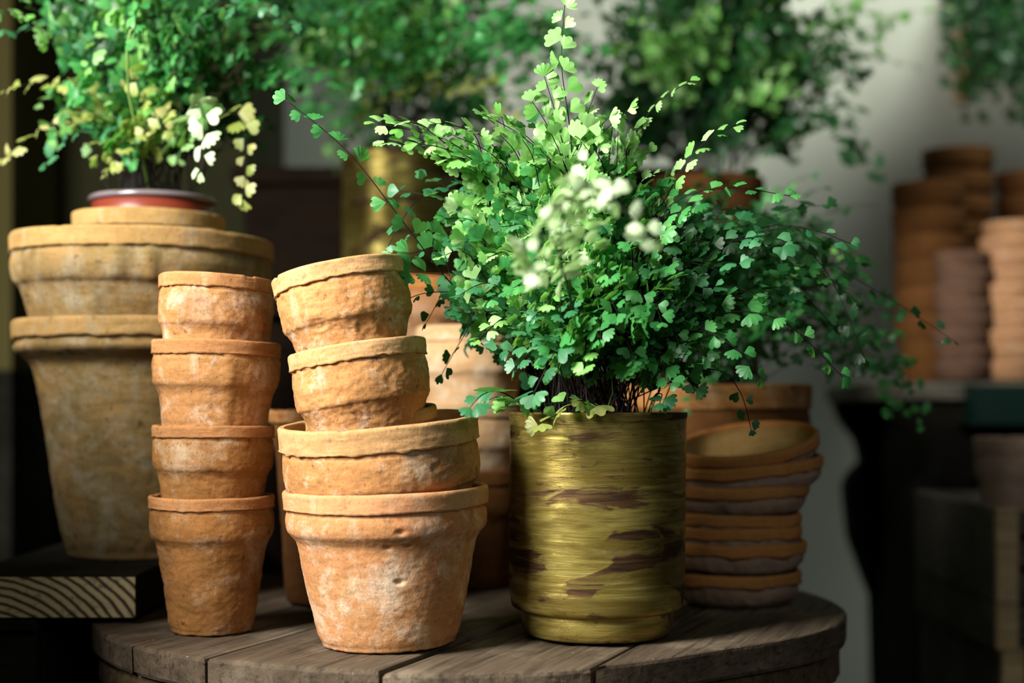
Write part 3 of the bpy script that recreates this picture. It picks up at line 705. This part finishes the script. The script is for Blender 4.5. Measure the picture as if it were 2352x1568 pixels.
pxf([(1120, 800, 1.31), (1090, 740, 1.31), (1060, 780, 1.31), (1015, 858, 1.30)], L_BLUE, pinnae=10, pin_len=0.024, start=0.4, leaf_len=0.0125)
for (px, py, d) in ((1090, 470, 1.26), (1010, 590, 1.25), (1050, 680, 1.24), (1210, 330, 1.25), (1260, 420, 1.2), (1340, 430, 1.2), (1420, 380, 1.25), (1480, 430, 1.24), (1560, 560, 1.22), (1650, 620, 1.24), (1720, 560, 1.27), (1620, 700, 1.22),
                    (1400, 640, 1.17), (1330, 640, 1.18), (1230, 600, 1.19), (1180, 660, 1.2), (1120, 590, 1.22), (1480, 700, 1.19), (1560, 790, 1.2), (1100, 780, 1.22), (1150, 520, 1.23), (1190, 470, 1.24), (1300, 520, 1.19), (1380, 520, 1.2), (1450, 560, 1.18), (1260, 700, 1.18),
                    (1040, 310, 1.23), (1120, 270, 1.24), (1150, 310, 1.22), (1200, 320, 1.22), (1240, 340, 1.22), (1280, 260, 1.24), (1350, 260, 1.25), (1410, 270, 1.26), (1340, 330, 1.22), (1440, 400, 1.22), (1060, 350, 1.22),
                    (1090, 300, 1.24), (1180, 290, 1.25), (1210, 370, 1.23), (1260, 300, 1.25), (1330, 290, 1.26), (1370, 350, 1.25), (1440, 340, 1.26), (1470, 290, 1.27), (1150, 440, 1.22), (1240, 460, 1.2), (1080, 390, 1.24), (1320, 330, 1.25), (1400, 430, 1.22), (1500, 400, 1.25),
                    (1060, 420, 1.26), (1130, 350, 1.25), (1020, 500, 1.25), (1230, 280, 1.27), (1380, 310, 1.27), (1290, 350, 1.26), (1420, 300, 1.28), (1540, 400, 1.27), (1170, 400, 1.27), (1490, 350, 1.28), (1350, 380, 1.24),
                    (1200, 760, 1.18), (1290, 730, 1.17), (1380, 780, 1.17), (1460, 830, 1.18), (1540, 880, 1.2), (1180, 850, 1.2), (1620, 820, 1.21), (1420, 720, 1.16), (1520, 740, 1.18), (1340, 850, 1.17), (1640, 560, 1.25), (1580, 640, 1.22), (1660, 760, 1.23), (1600, 900, 1.24),
                    (1250, 830, 1.19), (1120, 690, 1.22), (1740, 680, 1.25), (1500, 620, 1.19), (1270, 620, 1.17),
                    (1840, 520, 1.33), (1780, 640, 1.31), (1860, 700, 1.33), (1700, 480, 1.33), (1900, 470, 1.42)):
    b = rb(0.05); e = at(px, py, d); c1 = b.lerp(e, 0.35) + Vector((0, 0.01, 0.035)); c2 = b.lerp(e, 0.72) + Vector((0, 0.0, 0.045))
    top = py < 480
    mat = (rng.choice([L_LIME, L_LIME, L_MID]) if px < 1560 else rng.choice([L_MID, L_DARK])) if top else (rng.choice([L_MID, L_MID, L_BLUE, L_LIME]) if px < 1430 else rng.choice([L_MID, L_DARK, L_DARK, L_DARK]))  # right-hand leaves mostly get the dark green in place of shade
    frond(mf, [b, c1, c2, e], mat, leaf_len=rng.uniform(0.0135, 0.0175), pinnae=rng.randint(13, 18), pin_len=rng.uniform(0.042, 0.06), start=rng.uniform(0.30, 0.44), jit=0.45)
for i in range(34):   # the rest of the crown, behind
    az = R(rng.uniform(-20, 200)); frond(mf, arch(rb(0.055), az, rng.uniform(0.09, 0.23), rng.uniform(0.12, 0.25), rng.uniform(0.01, 0.09), rng.uniform(-0.03, 0.03)), rng.choice([L_MID, L_DARK, L_BLUE]),
          leaf_len=0.0145, pinnae=14, pin_len=0.058, start=0.3, templ=LO)
m = MB(); m.tube([rb(0.02), at(1408, 900, 1.24), at(1402, 840, 1.235)], 0.0008, 0.0004, 5)
o = m.build('dry_stalk', M_STEMG, None, True); o.parent = mf; o.location = -Vector(mf.location); o['label'] = 'pale dry straw-coloured stalk'

# ------------------------------------------------------------------ other ferns
def fern(root, centre, n, reach, height, droop, mats, leaf_len=0.014, pin_len=0.05, pinnae=12, azr=(0, 360), templ=LO, spread=0.04, start=0.4, jit=0.45):
    for i in range(n):
        az = R(azr[0] + (azr[1] - azr[0]) * (i + rng.random()) / n)
        b = Vector(centre) + Vector((rng.uniform(-1, 1) * spread, rng.uniform(-1, 1) * spread, 0))
        frond(root, arch(b, az, rng.uniform(*reach), rng.uniform(*height), rng.uniform(*droop), rng.uniform(-0.04, 0.04)), rng.choice(mats), leaf_len=leaf_len * rng.uniform(0.85, 1.15), pinnae=pinnae,
              pin_len=pin_len * rng.uniform(0.8, 1.2), start=start, templ=templ, jit=jit)

# left fern in its red nursery pot
zN = at(0, 462, 1.58).z
lf = thing('potted_fern', 'yellowing maidenhair fern in the red plastic nursery pot atop the big mossy pots', 'potted plant', (BX + 0.012, 1.58, zN - 0.085), (0, R(1.5), 0))
V, f = lathe_grid([(0.0655, 0.085, 0), (0.0645, 0.06, 0), (0.052, 0.002, 0), (0.045, 0, 0), (0.0005, 0, 0), (0.0005, 0.002, 0), (0.050, 0.003, 0), (0.0625, 0.06, 0), (0.0635, 0.085, 0)], 80, None, True)
mesh_obj('pot', V, f, M_RED, lf)
V, f = lathe_grid(interp([(0.0635, 0.082), (0.0635, 0.0865), (0.066, 0.0885), (0.0685, 0.087), (0.069, 0.0835), (0.0665, 0.0815)], 20) and [(r, z, 0) for r, z in interp([(0.0635, 0.082), (0.0635, 0.0865), (0.066, 0.0885), (0.0685, 0.087), (0.069, 0.0835), (0.0665, 0.0815)], 20)], 80, None, True)
o = mesh_obj('rim', V, f, M_REDR, lf); o['label'] = 'shiny bluish grey rolled rim'
soil_disc(lf, 0.062, 0.078)
lf.rotation_euler = (0, 0, 0)
lc = Vector((BX + 0.012, 1.58, zN - 0.006))
def lpx(pts, mat, **kw):
    b = lc + Vector((rng.uniform(-0.035, 0.035), rng.uniform(-0.035, 0.02), 0))
    return frond(lf, [b] + [at(*p) for p in pts], mat, **kw)
lpx([(420, 300, 1.50), (450, 235, 1.46), (470, 280, 1.44), (462, 395, 1.43)], L_WHT, pinnae=12, pin_len=0.030, start=0.5, leaf_len=0.0205, jit=0.35)
lpx([(480, 300, 1.52), (540, 260, 1.49), (565, 330, 1.47), (558, 458, 1.46)], L_YEL, pinnae=12, pin_len=0.026, start=0.5, leaf_len=0.0180, jit=0.35)
lpx([(300, 300, 1.55), (200, 210, 1.53), (100, 190, 1.52), (15, 205, 1.51)], L_YEL, pinnae=15, pin_len=0.040, start=0.35, leaf_len=0.0170)
lpx([(280, 330, 1.55), (180, 260, 1.53), (90, 300, 1.52), (5, 365, 1.51)], L_YEL, pinnae=15, pin_len=0.034, start=0.4, leaf_len=0.0160)
lpx([(300, 340, 1.54), (220, 300, 1.52), (150, 320, 1.51), (105, 380, 1.50)], L_BLUE, pinnae=12, pin_len=0.03, start=0.4, leaf_len=0.0150)
lpx([(290, 200, 1.55), (190, 90, 1.54), (100, 60, 1.53), (0, 85, 1.52)], L_BLUE, pinnae=14, pin_len=0.036, start=0.45, leaf_len=0.0165)
lpx([(400, 150, 1.52), (480, 20, 1.50), (580, 15, 1.48), (670, 60, 1.47)], L_BLUE, pinnae=15, pin_len=0.036, start=0.45, leaf_len=0.0150)
lpx([(330, 300, 1.52), (300, 170, 1.50), (340, 230, 1.48), (380, 300, 1.47)], L_YEL, pinnae=11, pin_len=0.03, start=0.45, leaf_len=0.0165)
for (px, py, d, mt) in ((230, 130, 1.55, L_MID), (300, 60, 1.55, L_MID), (380, 20, 1.55, L_MID), (460, 90, 1.53, L_MID), (520, 130, 1.53, L_MID), (340, 160, 1.5, L_MID), (420, 190, 1.5, L_MID), (250, 230, 1.52, L_LIME), (380, 270, 1.48, L_YEL), (560, 220, 1.55, L_DARK), (600, 150, 1.58, L_DARK),
                        (640, 300, 1.62, L_DARK), (680, 200, 1.66, L_DARK), (300, 370, 1.5, L_MID), (240, 320, 1.5, L_BLUE), (150, 140, 1.55, L_MID), (90, 240, 1.55, L_LIME), (430, 330, 1.49, L_LIME), (330, 310, 1.48, L_YEL), (240, 400, 1.5, L_YEL), (500, 30, 1.55, L_MID), (180, 20, 1.57, L_MID), (560, -20, 1.57, L_MID), (430, -60, 1.57, L_MID), (280, -60, 1.58, L_MID), (600, 330, 1.6, L_DARK)):
    b = lc + Vector((rng.uniform(-0.04, 0.04), rng.uniform(-0.03, 0.03), 0)); e = at(px, py, d)
    frond(lf, [b, b.lerp(e, 0.35) + Vector((0, 0.01, 0.03)), b.lerp(e, 0.72) + Vector((0, 0, 0.04)), e], mt, leaf_len=rng.uniform(0.013, 0.0165), pinnae=13, pin_len=rng.uniform(0.04, 0.055), start=0.38, templ=LO)
fern(lf, lc, 34, (0.08, 0.24), (0.14, 0.32), (0.0, 0.1), [L_MID, L_MID, L_LIME, L_DARK], 0.0175, 0.06, 14, (0, 360))
m = MB(); m.tube([lc, at(295, 210, 1.46), at(292, 110, 1.44), at(300, 70, 1.435), at(318, 60, 1.435), at(330, 68, 1.435)], 0.0017, 0.0012, 6)
o = m.build('crozier', M_STEMG, lf, True); o.location = -Vector(lf.location); o['label'] = 'pale green young shoot curled over at its tip'

# fern behind the saucers
bp = (0.245, 1.735)
rf = thing('potted_fern', 'shaded maidenhair fern in a wide terracotta pot behind the stacked saucers', 'potted plant', (bp[0], bp[1], 0.0))
zr = at(0, 884, 1.735).z
def plant_pot(root, Rr, Hh, Rb, mats, seed, res=0.5):
    p = pot('tmp', (root.location.x, root.location.y, root.location.z + Hh), Rr, Hh, Rb, mats, 0.12, 0.32, (0, 0), seed, res)
    kids = list(p.children)
    body = [c for c in kids if c.name.startswith('body')][0]; rim = [c for c in kids if c.name.startswith('rim')][0]
    body.name = 'pot'; body.parent = root; rim.parent = body
    bpy.data.objects.remove(p)
plant_pot(rf, 0.118, zr, 0.062, (T_DB, T_BR), 50)  # darker clay takes the place of the main fern's shade here
soil_disc(rf, 0.106, zr - 0.02)
fern(rf, (bp[0], bp[1], zr - 0.018), 44, (0.06, 0.24), (0.06, 0.27), (0.02, 0.14), [L_DARK, L_DARK, L_DARK, L_MID], 0.0145, 0.055, 13, (150, 390))
for (px, py, d, mt) in ((1940, 590, 1.62, L_LIME), (1990, 640, 1.66, L_DARK), (1900, 430, 1.75, L_DARK), (2010, 470, 1.85, L_DARK), (1870, 400, 1.8, L_MID), (1800, 520, 1.7, L_DARK), (1820, 690, 1.6, L_DARK), (1720, 830, 1.57, L_DARK), (1800, 830, 1.62, L_DARK), (1640, 560, 1.6, L_DARK), (1560, 640, 1.58, L_DARK), (1700, 640, 1.55, L_DARK), (1620, 760, 1.56, L_DARK), (1950, 760, 1.64, L_DARK), (1740, 560, 1.6, L_MID)):
    b = Vector((bp[0] + rng.uniform(-.05, .05), bp[1] + rng.uniform(-.05, .05), zr - 0.018)); e = at(px, py, d)
    frond(rf, [b, b.lerp(e, 0.35) + Vector((0, 0.01, 0.04)), b.lerp(e, 0.72) + Vector((0, 0, 0.05)), e], mt, leaf_len=0.0125, pinnae=14, pin_len=rng.uniform(0.04, 0.055), start=0.38, templ=LO)

# low dark bench behind the table, brass planter and dark fern on it
BZ = 0.365
ben = thing('wooden_bench', 'low dark bench behind the table carrying the far brass planter', 'bench', (-0.06, 2.2, FLOOR_Z))
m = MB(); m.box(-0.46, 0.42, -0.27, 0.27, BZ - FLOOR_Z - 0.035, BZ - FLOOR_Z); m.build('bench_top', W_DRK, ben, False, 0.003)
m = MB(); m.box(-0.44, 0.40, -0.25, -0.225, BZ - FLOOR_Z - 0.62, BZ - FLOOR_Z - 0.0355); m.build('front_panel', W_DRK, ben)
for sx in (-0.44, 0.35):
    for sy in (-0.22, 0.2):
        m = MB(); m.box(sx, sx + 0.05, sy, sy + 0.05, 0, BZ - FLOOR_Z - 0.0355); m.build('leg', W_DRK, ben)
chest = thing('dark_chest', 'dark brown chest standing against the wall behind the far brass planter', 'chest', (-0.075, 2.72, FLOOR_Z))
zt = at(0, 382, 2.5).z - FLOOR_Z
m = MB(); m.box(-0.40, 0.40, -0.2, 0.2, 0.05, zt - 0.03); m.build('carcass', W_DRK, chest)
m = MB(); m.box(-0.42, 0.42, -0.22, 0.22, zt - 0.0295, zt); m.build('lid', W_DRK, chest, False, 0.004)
for sx in (-0.38, 0.32):
    m = MB(); m.box(sx, sx + 0.06, -0.19, 0.19, 0, 0.0495); m.build('foot', W_DRK, chest)

b3 = at(915, 0, 2.1)
bf = thing('potted_fern', 'blurred green fern in the far brass planter behind the leaning stack', 'potted plant', (b3.x, 2.1, BZ + 0.0005))
tin(bf, 0.0835, 0.2085, 0.0705, 0.0225, M_BR2, 4, 0.6)
soil_disc(bf, 0.08, 0.19)
c3 = Vector((b3.x, 2.1, BZ + 0.192))
fern(bf, c3, 72, (0.08, 0.36), (0.10, 0.42), (0.0, 0.12), [L_MID, L_MID, L_LIME, L_BLUE], 0.019, 0.07, 15)
for (pts, mt, ll) in (([(860, 80, 1.85), (815, 20, 1.68), (805, 110, 1.62), (812, 208, 1.60)], L_MID, 0.019), ([(900, 60, 1.85), (1010, -60, 1.7), (1060, -10, 1.62), (1095, 75, 1.60)], L_MID, 0.017),
                      ([(850, 100, 1.85), (770, 40, 1.72), (740, 60, 1.66), (722, 100, 1.64)], L_MID, 0.017), ([(950, 200, 1.9), (860, 250, 1.8), (800, 330, 1.75)], L_YEL, 0.017), ([(1000, 200, 1.95), (1100, 200, 1.85), (1180, 270, 1.8)], L_YEL, 0.017),
                      ([(1040, 180, 1.95), (1200, 120, 1.85), (1340, 170, 1.8)], L_MID, 0.017), ([(1000, 100, 1.95), (1200, 0, 1.85), (1360, -20, 1.8)], L_MID, 0.017), ([(960, 100, 1.9), (1000, 60, 1.8), (1000, 150, 1.75)], L_MID, 0.017), ([(980, 120, 1.9), (1100, 100, 1.8), (1150, 180, 1.75)], L_MID, 0.017),
                      ([(930, 140, 1.9), (900, 100, 1.8), (910, 190, 1.75)], L_BLUE, 0.017), ([(1050, 220, 1.95), (1240, 230, 1.85), (1400, 270, 1.8)], L_MID, 0.016)):
    frond(bf, [c3 + Vector((rng.uniform(-.03, .03), rng.uniform(-.03, .03), 0))] + [at(*p) for p in pts], mt, leaf_len=ll, pinnae=13, pin_len=0.05, start=0.42, templ=HI if ll > 0.0165 else LO)

b4 = at(1625, 0, 2.22)
df = thing('potted_fern', 'very dark bushy fern in an orange pot at the right end of the low bench', 'potted plant', (b4.x, 2.22, BZ + 0.0005))
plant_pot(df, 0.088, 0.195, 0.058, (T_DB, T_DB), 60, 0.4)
soil_disc(df, 0.079, 0.18)
c4 = Vector((b4.x, 2.22, BZ + 0.18))
fern(df, c4, 66, (0.05, 0.26), (0.08, 0.44), (0.0, 0.12), [L_DARK], 0.0195, 0.085, 16, spread=0.06, start=0.25)  # core leaves coloured dark to stand for the shadow inside
for (px, py, d, mt) in ((2100, 150, 2.3, L_DARK), (2170, 20, 2.3, L_MID), (2000, 30, 2.2, L_MID), (1880, 130, 2.1, L_LIME), (1830, 210, 2.1, L_LIME), (1900, 180, 2.15, L_LIME), (1960, 120, 2.2, L_DARK), (1860, 60, 2.1, L_LIME), (1780, 240, 2.1, L_MID), (1560, 70, 2.0, L_LIME), (1460, 40, 2.0, L_MID), (1500, 120, 2.0, L_MID), (1420, 110, 2.05, L_MID), (1930, 230, 2.2, L_DARK), (1750, 20, 2.1, L_MID), (1650, -40, 2.1, L_MID), (2060, -20, 2.2, L_MID)):
    b = c4 + Vector((rng.uniform(-.05, .05), rng.uniform(-.04, .04), 0)); e = at(px, py, d)
    frond(df, [b, b.lerp(e, 0.35) + Vector((0, 0, 0.06)), b.lerp(e, 0.72) + Vector((0, 0, 0.06)), e], L_LIME if mt == L_MID else mt, leaf_len=0.020, pinnae=16, pin_len=0.07, start=0.42, templ=LO)

# dark olive cupboard, far left
cb = thing('tall_cupboard', 'tall dark olive cupboard against the wall behind the yellowing fern', 'cupboard', (-0.675, 2.9, FLOOR_Z))
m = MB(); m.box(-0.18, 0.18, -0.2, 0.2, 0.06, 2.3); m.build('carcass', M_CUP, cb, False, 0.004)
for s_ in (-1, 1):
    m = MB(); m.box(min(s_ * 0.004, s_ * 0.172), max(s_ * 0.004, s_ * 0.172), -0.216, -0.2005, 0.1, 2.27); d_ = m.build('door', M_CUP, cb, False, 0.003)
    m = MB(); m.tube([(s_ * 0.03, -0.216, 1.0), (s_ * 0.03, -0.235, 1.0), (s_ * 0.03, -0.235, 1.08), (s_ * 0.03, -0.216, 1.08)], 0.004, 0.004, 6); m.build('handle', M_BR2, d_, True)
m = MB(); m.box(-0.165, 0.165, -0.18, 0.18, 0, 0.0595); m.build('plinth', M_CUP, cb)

# ------------------------------------------------------------------ right side: bench, crates, stacks
RB = thing('plank_workbench', 'dark workbench with worn grey plank top against the wall at the right', 'workbench', (1.08, 2.62, FLOOR_Z))
ztop = at(0, 880, 2.5).z
m = MB(); m.box(-0.445, 0.7, -0.26, 0.26, ztop - FLOOR_Z - 0.03, ztop - FLOOR_Z); m.build('top_plank', W_WRN, RB, False, 0.004)
def scallop(name, y0, y1):
    prof = [(-0.44, -0.03), (-0.425, -0.07), (-0.395, -0.11), (-0.385, -0.15), (-0.41, -0.175), (-0.42, -0.20), (-0.41, -0.30), (-0.385, -0.37), (-0.365, -0.42), (-0.36, -0.60), (-0.365, -(ztop - FLOOR_Z))]
    zz = ztop - FLOOR_Z; n = len(prof)
    V = [(x, y, z + zz - (0.0005 if i == 0 else 0)) for y in (y0, y1) for i, (x, z) in enumerate(prof)] + [(x + 0.09 if i > 0 else 0.6, y, z + zz) for y in (y0, y1) for i, (x, z) in enumerate(prof)]
    m = MB(); f = []
    A, B, C_, D = 0, n, 2 * n, 3 * n
    for i in range(n - 1):
        f += [[A + i, A + i + 1, C_ + i + 1, C_ + i], [B + i, D + i, D + i + 1, B + i + 1], [A + i, B + i, B + i + 1, A + i + 1], [C_ + i, C_ + i + 1, D + i + 1, D + i]]
    f += [[A, C_, D, B], [A + n - 1, B + n - 1, D + n - 1, C_ + n - 1]]
    m.add(V, f); m.build(name, W_BLK, RB)
scallop('leg', -0.24, -0.19); scallop('leg', 0.19, 0.24)
m = MB(); m.box(-0.36, 0.6, -0.185, 0.185, 0.02, ztop - FLOOR_Z - 0.0305); m.build('cupboard_body', W_BLK, RB)

def crate(label, x0, x1, y0, y1, z0, z1, boards):
    c = thing('wooden_crate', label, 'crate', ((x0 + x1) / 2, (y0 + y1) / 2, z0)); hx, hy, h = (x1 - x0) / 2, (y1 - y0) / 2, z1 - z0
    m = MB(); m.box(-hx, -hx + 0.014, -hy + 0.001, hy, 0.0, h); o = m.build('side_board', W_GRY, c, False, 0.002)
    m = MB(); m.box(hx - 0.014, hx, -hy + 0.001, hy, 0.0, h); m.build('side_board', W_GRY, c, False, 0.002)
    m = MB(); m.box(-hx + 0.0145, hx - 0.0145, hy - 0.014, hy, 0.0, h); m.build('back_board', W_GRY, c)
    m = MB(); m.box(-hx + 0.0145, hx - 0.0145, -hy, hy - 0.0145, 0.0, 0.012); m.build('bottom_board', W_GRY, c)
    step = h / boards
    for i in range(boards):
        m = MB(); m.box(-hx + 0.031, hx - 0.031, -hy, -hy + 0.012, i * step + 0.006, (i + 1) * step - 0.006); m.build('front_board', W_GRY, c, False, 0.002)
    for sx in (-1, 1):
        m = MB(); m.box(sx * hx - (0 if sx < 0 else 0.03), sx * hx + (0.03 if sx < 0 else 0), -hy - 0.014, -hy + 0.0005, 0.0, h); o = m.build('corner_batten', W_BAT, c, False, 0.002); o['label'] = 'pale raw corner batten'
    return c
zc1 = at(0, 1166, 1.95).z; zc0 = at(0, 1384, 1.95).z; zb0 = at(0, 1492, 1.95).z
xc = at(2285, 0, 1.95).x
crate('grey slatted crate with a pale corner batten, upper of two before the workbench', xc, xc + 0.42, 1.955, 2.34, zc0 + 0.001, zc1, 3)
crate('shallow grey crate with a pale corner batten, under the upper crate', xc + 0.001, xc + 0.42, 1.958, 2.34, zb0, zc0, 1)
crate('dark lowest crate near the floor under the two batten crates', xc + 0.012, xc + 0.43, 1.965, 2.35, zb0 - 0.33, zb0 - 0.001, 3)
crate('bottom crate resting on the floor beneath the dark crate', xc + 0.02, xc + 0.44, 1.97, 2.35, FLOOR_Z + 0.0005, zb0 - 0.331, 2)
p_ = pot('grey-brown pot standing in the upper crate under the green box', at(2345, 1004, 2.05), 0.066, at(0, 1004, 2.05).z - zc0 - 0.0135, 0.045, (T_GR, T_GR), 0.1, 0.3, (0, 0), 70, 0.4)
gx = at(2232, 0, 2.33).x
gb = thing('green_box', 'dark green painted box jutting over the workbench edge at the right', 'box', (gx + 0.14, 2.46, ztop + 0.0005 - 0.075))
zg0, zg1 = at(0, 978, 2.30).z, at(0, 884, 2.30).z
gb.location = (gx + 0.17, 2.345, zg0)
m = MB(); m.box(-0.17, 0.17, -0.030, 0.010, 0, zg1 - zg0); m.build('box_front', M_GREEN, gb, False, 0.003)
m = MB(); m.box(-0.174, -0.1705, -0.033, 0.010, 0, zg1 - zg0 + 0.001); m.build('edge_strip', M_GREEN, gb)

def stack(px, d, top, n, off, Rr, Hh, Rb, mats, labels, seed, lean=(0, 0)):
    zt0 = ztop + Hh + 0.0005
    for i in range(n):
        x = at(px, 0, d).x + lean[0] * i
        pot(labels.format(['lowest', 'second', 'third', 'fourth', 'fifth', 'sixth', 'seventh', 'eighth', 'ninth'][i]) if i < n - 1 else top, (x, d, zt0 + off * i), Rr, Hh, Rb, mats, 0.18, 0.34, (0, lean[1]), seed + i, 0.4, 0.5)
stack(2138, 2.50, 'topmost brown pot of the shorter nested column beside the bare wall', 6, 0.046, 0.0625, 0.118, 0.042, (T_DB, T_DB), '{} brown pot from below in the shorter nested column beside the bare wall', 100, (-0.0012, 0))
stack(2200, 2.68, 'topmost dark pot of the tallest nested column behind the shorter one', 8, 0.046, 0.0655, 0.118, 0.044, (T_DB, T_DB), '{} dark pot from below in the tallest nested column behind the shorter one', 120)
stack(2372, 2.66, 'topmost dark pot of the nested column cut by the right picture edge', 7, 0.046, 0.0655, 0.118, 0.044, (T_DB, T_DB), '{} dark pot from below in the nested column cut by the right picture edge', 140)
num = ['lowest', 'second lowest', 'third lowest', 'fourth lowest', 'fifth lowest', 'sixth lowest', 'seventh lowest', 'eighth lowest', 'ninth lowest', 'tenth lowest', 'eleventh lowest']
for (px, d, n, off, Rr, mats, nm, seed) in ((2212, 2.415, 8, 0.0262, 0.0465, (T_GR2, T_GR2), 'mauve-grey saucer in the shorter saucer pile on the workbench', 200), (2330, 2.42, 10, 0.0262, 0.056, (T_PE, T_PE), 'peach saucer in the taller saucer pile on the workbench', 220)):
    for i in range(n):
        pan((num[i] if i < n - 1 else 'topmost') + ' ' + nm, (at(px, 0, d).x + 0.004 * math.sin(i * 2.3), d, ztop + 0.0345 + off * i), Rr, 0.034, Rr * 0.72, mats, (rng.uniform(-1, 1), rng.uniform(-2, 2)), seed + i, 0.5, 0.36, 'saucer piles on the workbench')

# hanging fern on a wall bracket, top right
bk = thing('hanging_bracket', 'pale wooden lath bracket hanging on the wall beside the top right fern', 'bracket', (at(2206, 0, 3.28).x, 3.2, 0))
zb_ = at(0, 205, 3.15).z
m = MB(); m.box(-0.012, 0.012, 0.075, 0.0995, zb_, 1.9); m.build('upright', W_BAT, bk, False, 0.002)
zs = 1.21
m = MB(); m.box(-0.03, 0.42, -0.56, 0.0745, zs - 0.02, zs); m.build('shelf', W_BAT, bk, False, 0.002)
hx_ = at(2330, 0, 2.8).x
hf = thing('potted_fern', 'dark drooping fern hanging into the top right corner beside the pale lath', 'potted plant', (hx_, 2.8, zs + 0.0005))
plant_pot(hf, 0.08, 0.14, 0.055, (T_DB, T_DB), 80, 0.35); soil_disc(hf, 0.07, 0.125)
c5 = Vector((hx_, 2.8, zs + 0.127))
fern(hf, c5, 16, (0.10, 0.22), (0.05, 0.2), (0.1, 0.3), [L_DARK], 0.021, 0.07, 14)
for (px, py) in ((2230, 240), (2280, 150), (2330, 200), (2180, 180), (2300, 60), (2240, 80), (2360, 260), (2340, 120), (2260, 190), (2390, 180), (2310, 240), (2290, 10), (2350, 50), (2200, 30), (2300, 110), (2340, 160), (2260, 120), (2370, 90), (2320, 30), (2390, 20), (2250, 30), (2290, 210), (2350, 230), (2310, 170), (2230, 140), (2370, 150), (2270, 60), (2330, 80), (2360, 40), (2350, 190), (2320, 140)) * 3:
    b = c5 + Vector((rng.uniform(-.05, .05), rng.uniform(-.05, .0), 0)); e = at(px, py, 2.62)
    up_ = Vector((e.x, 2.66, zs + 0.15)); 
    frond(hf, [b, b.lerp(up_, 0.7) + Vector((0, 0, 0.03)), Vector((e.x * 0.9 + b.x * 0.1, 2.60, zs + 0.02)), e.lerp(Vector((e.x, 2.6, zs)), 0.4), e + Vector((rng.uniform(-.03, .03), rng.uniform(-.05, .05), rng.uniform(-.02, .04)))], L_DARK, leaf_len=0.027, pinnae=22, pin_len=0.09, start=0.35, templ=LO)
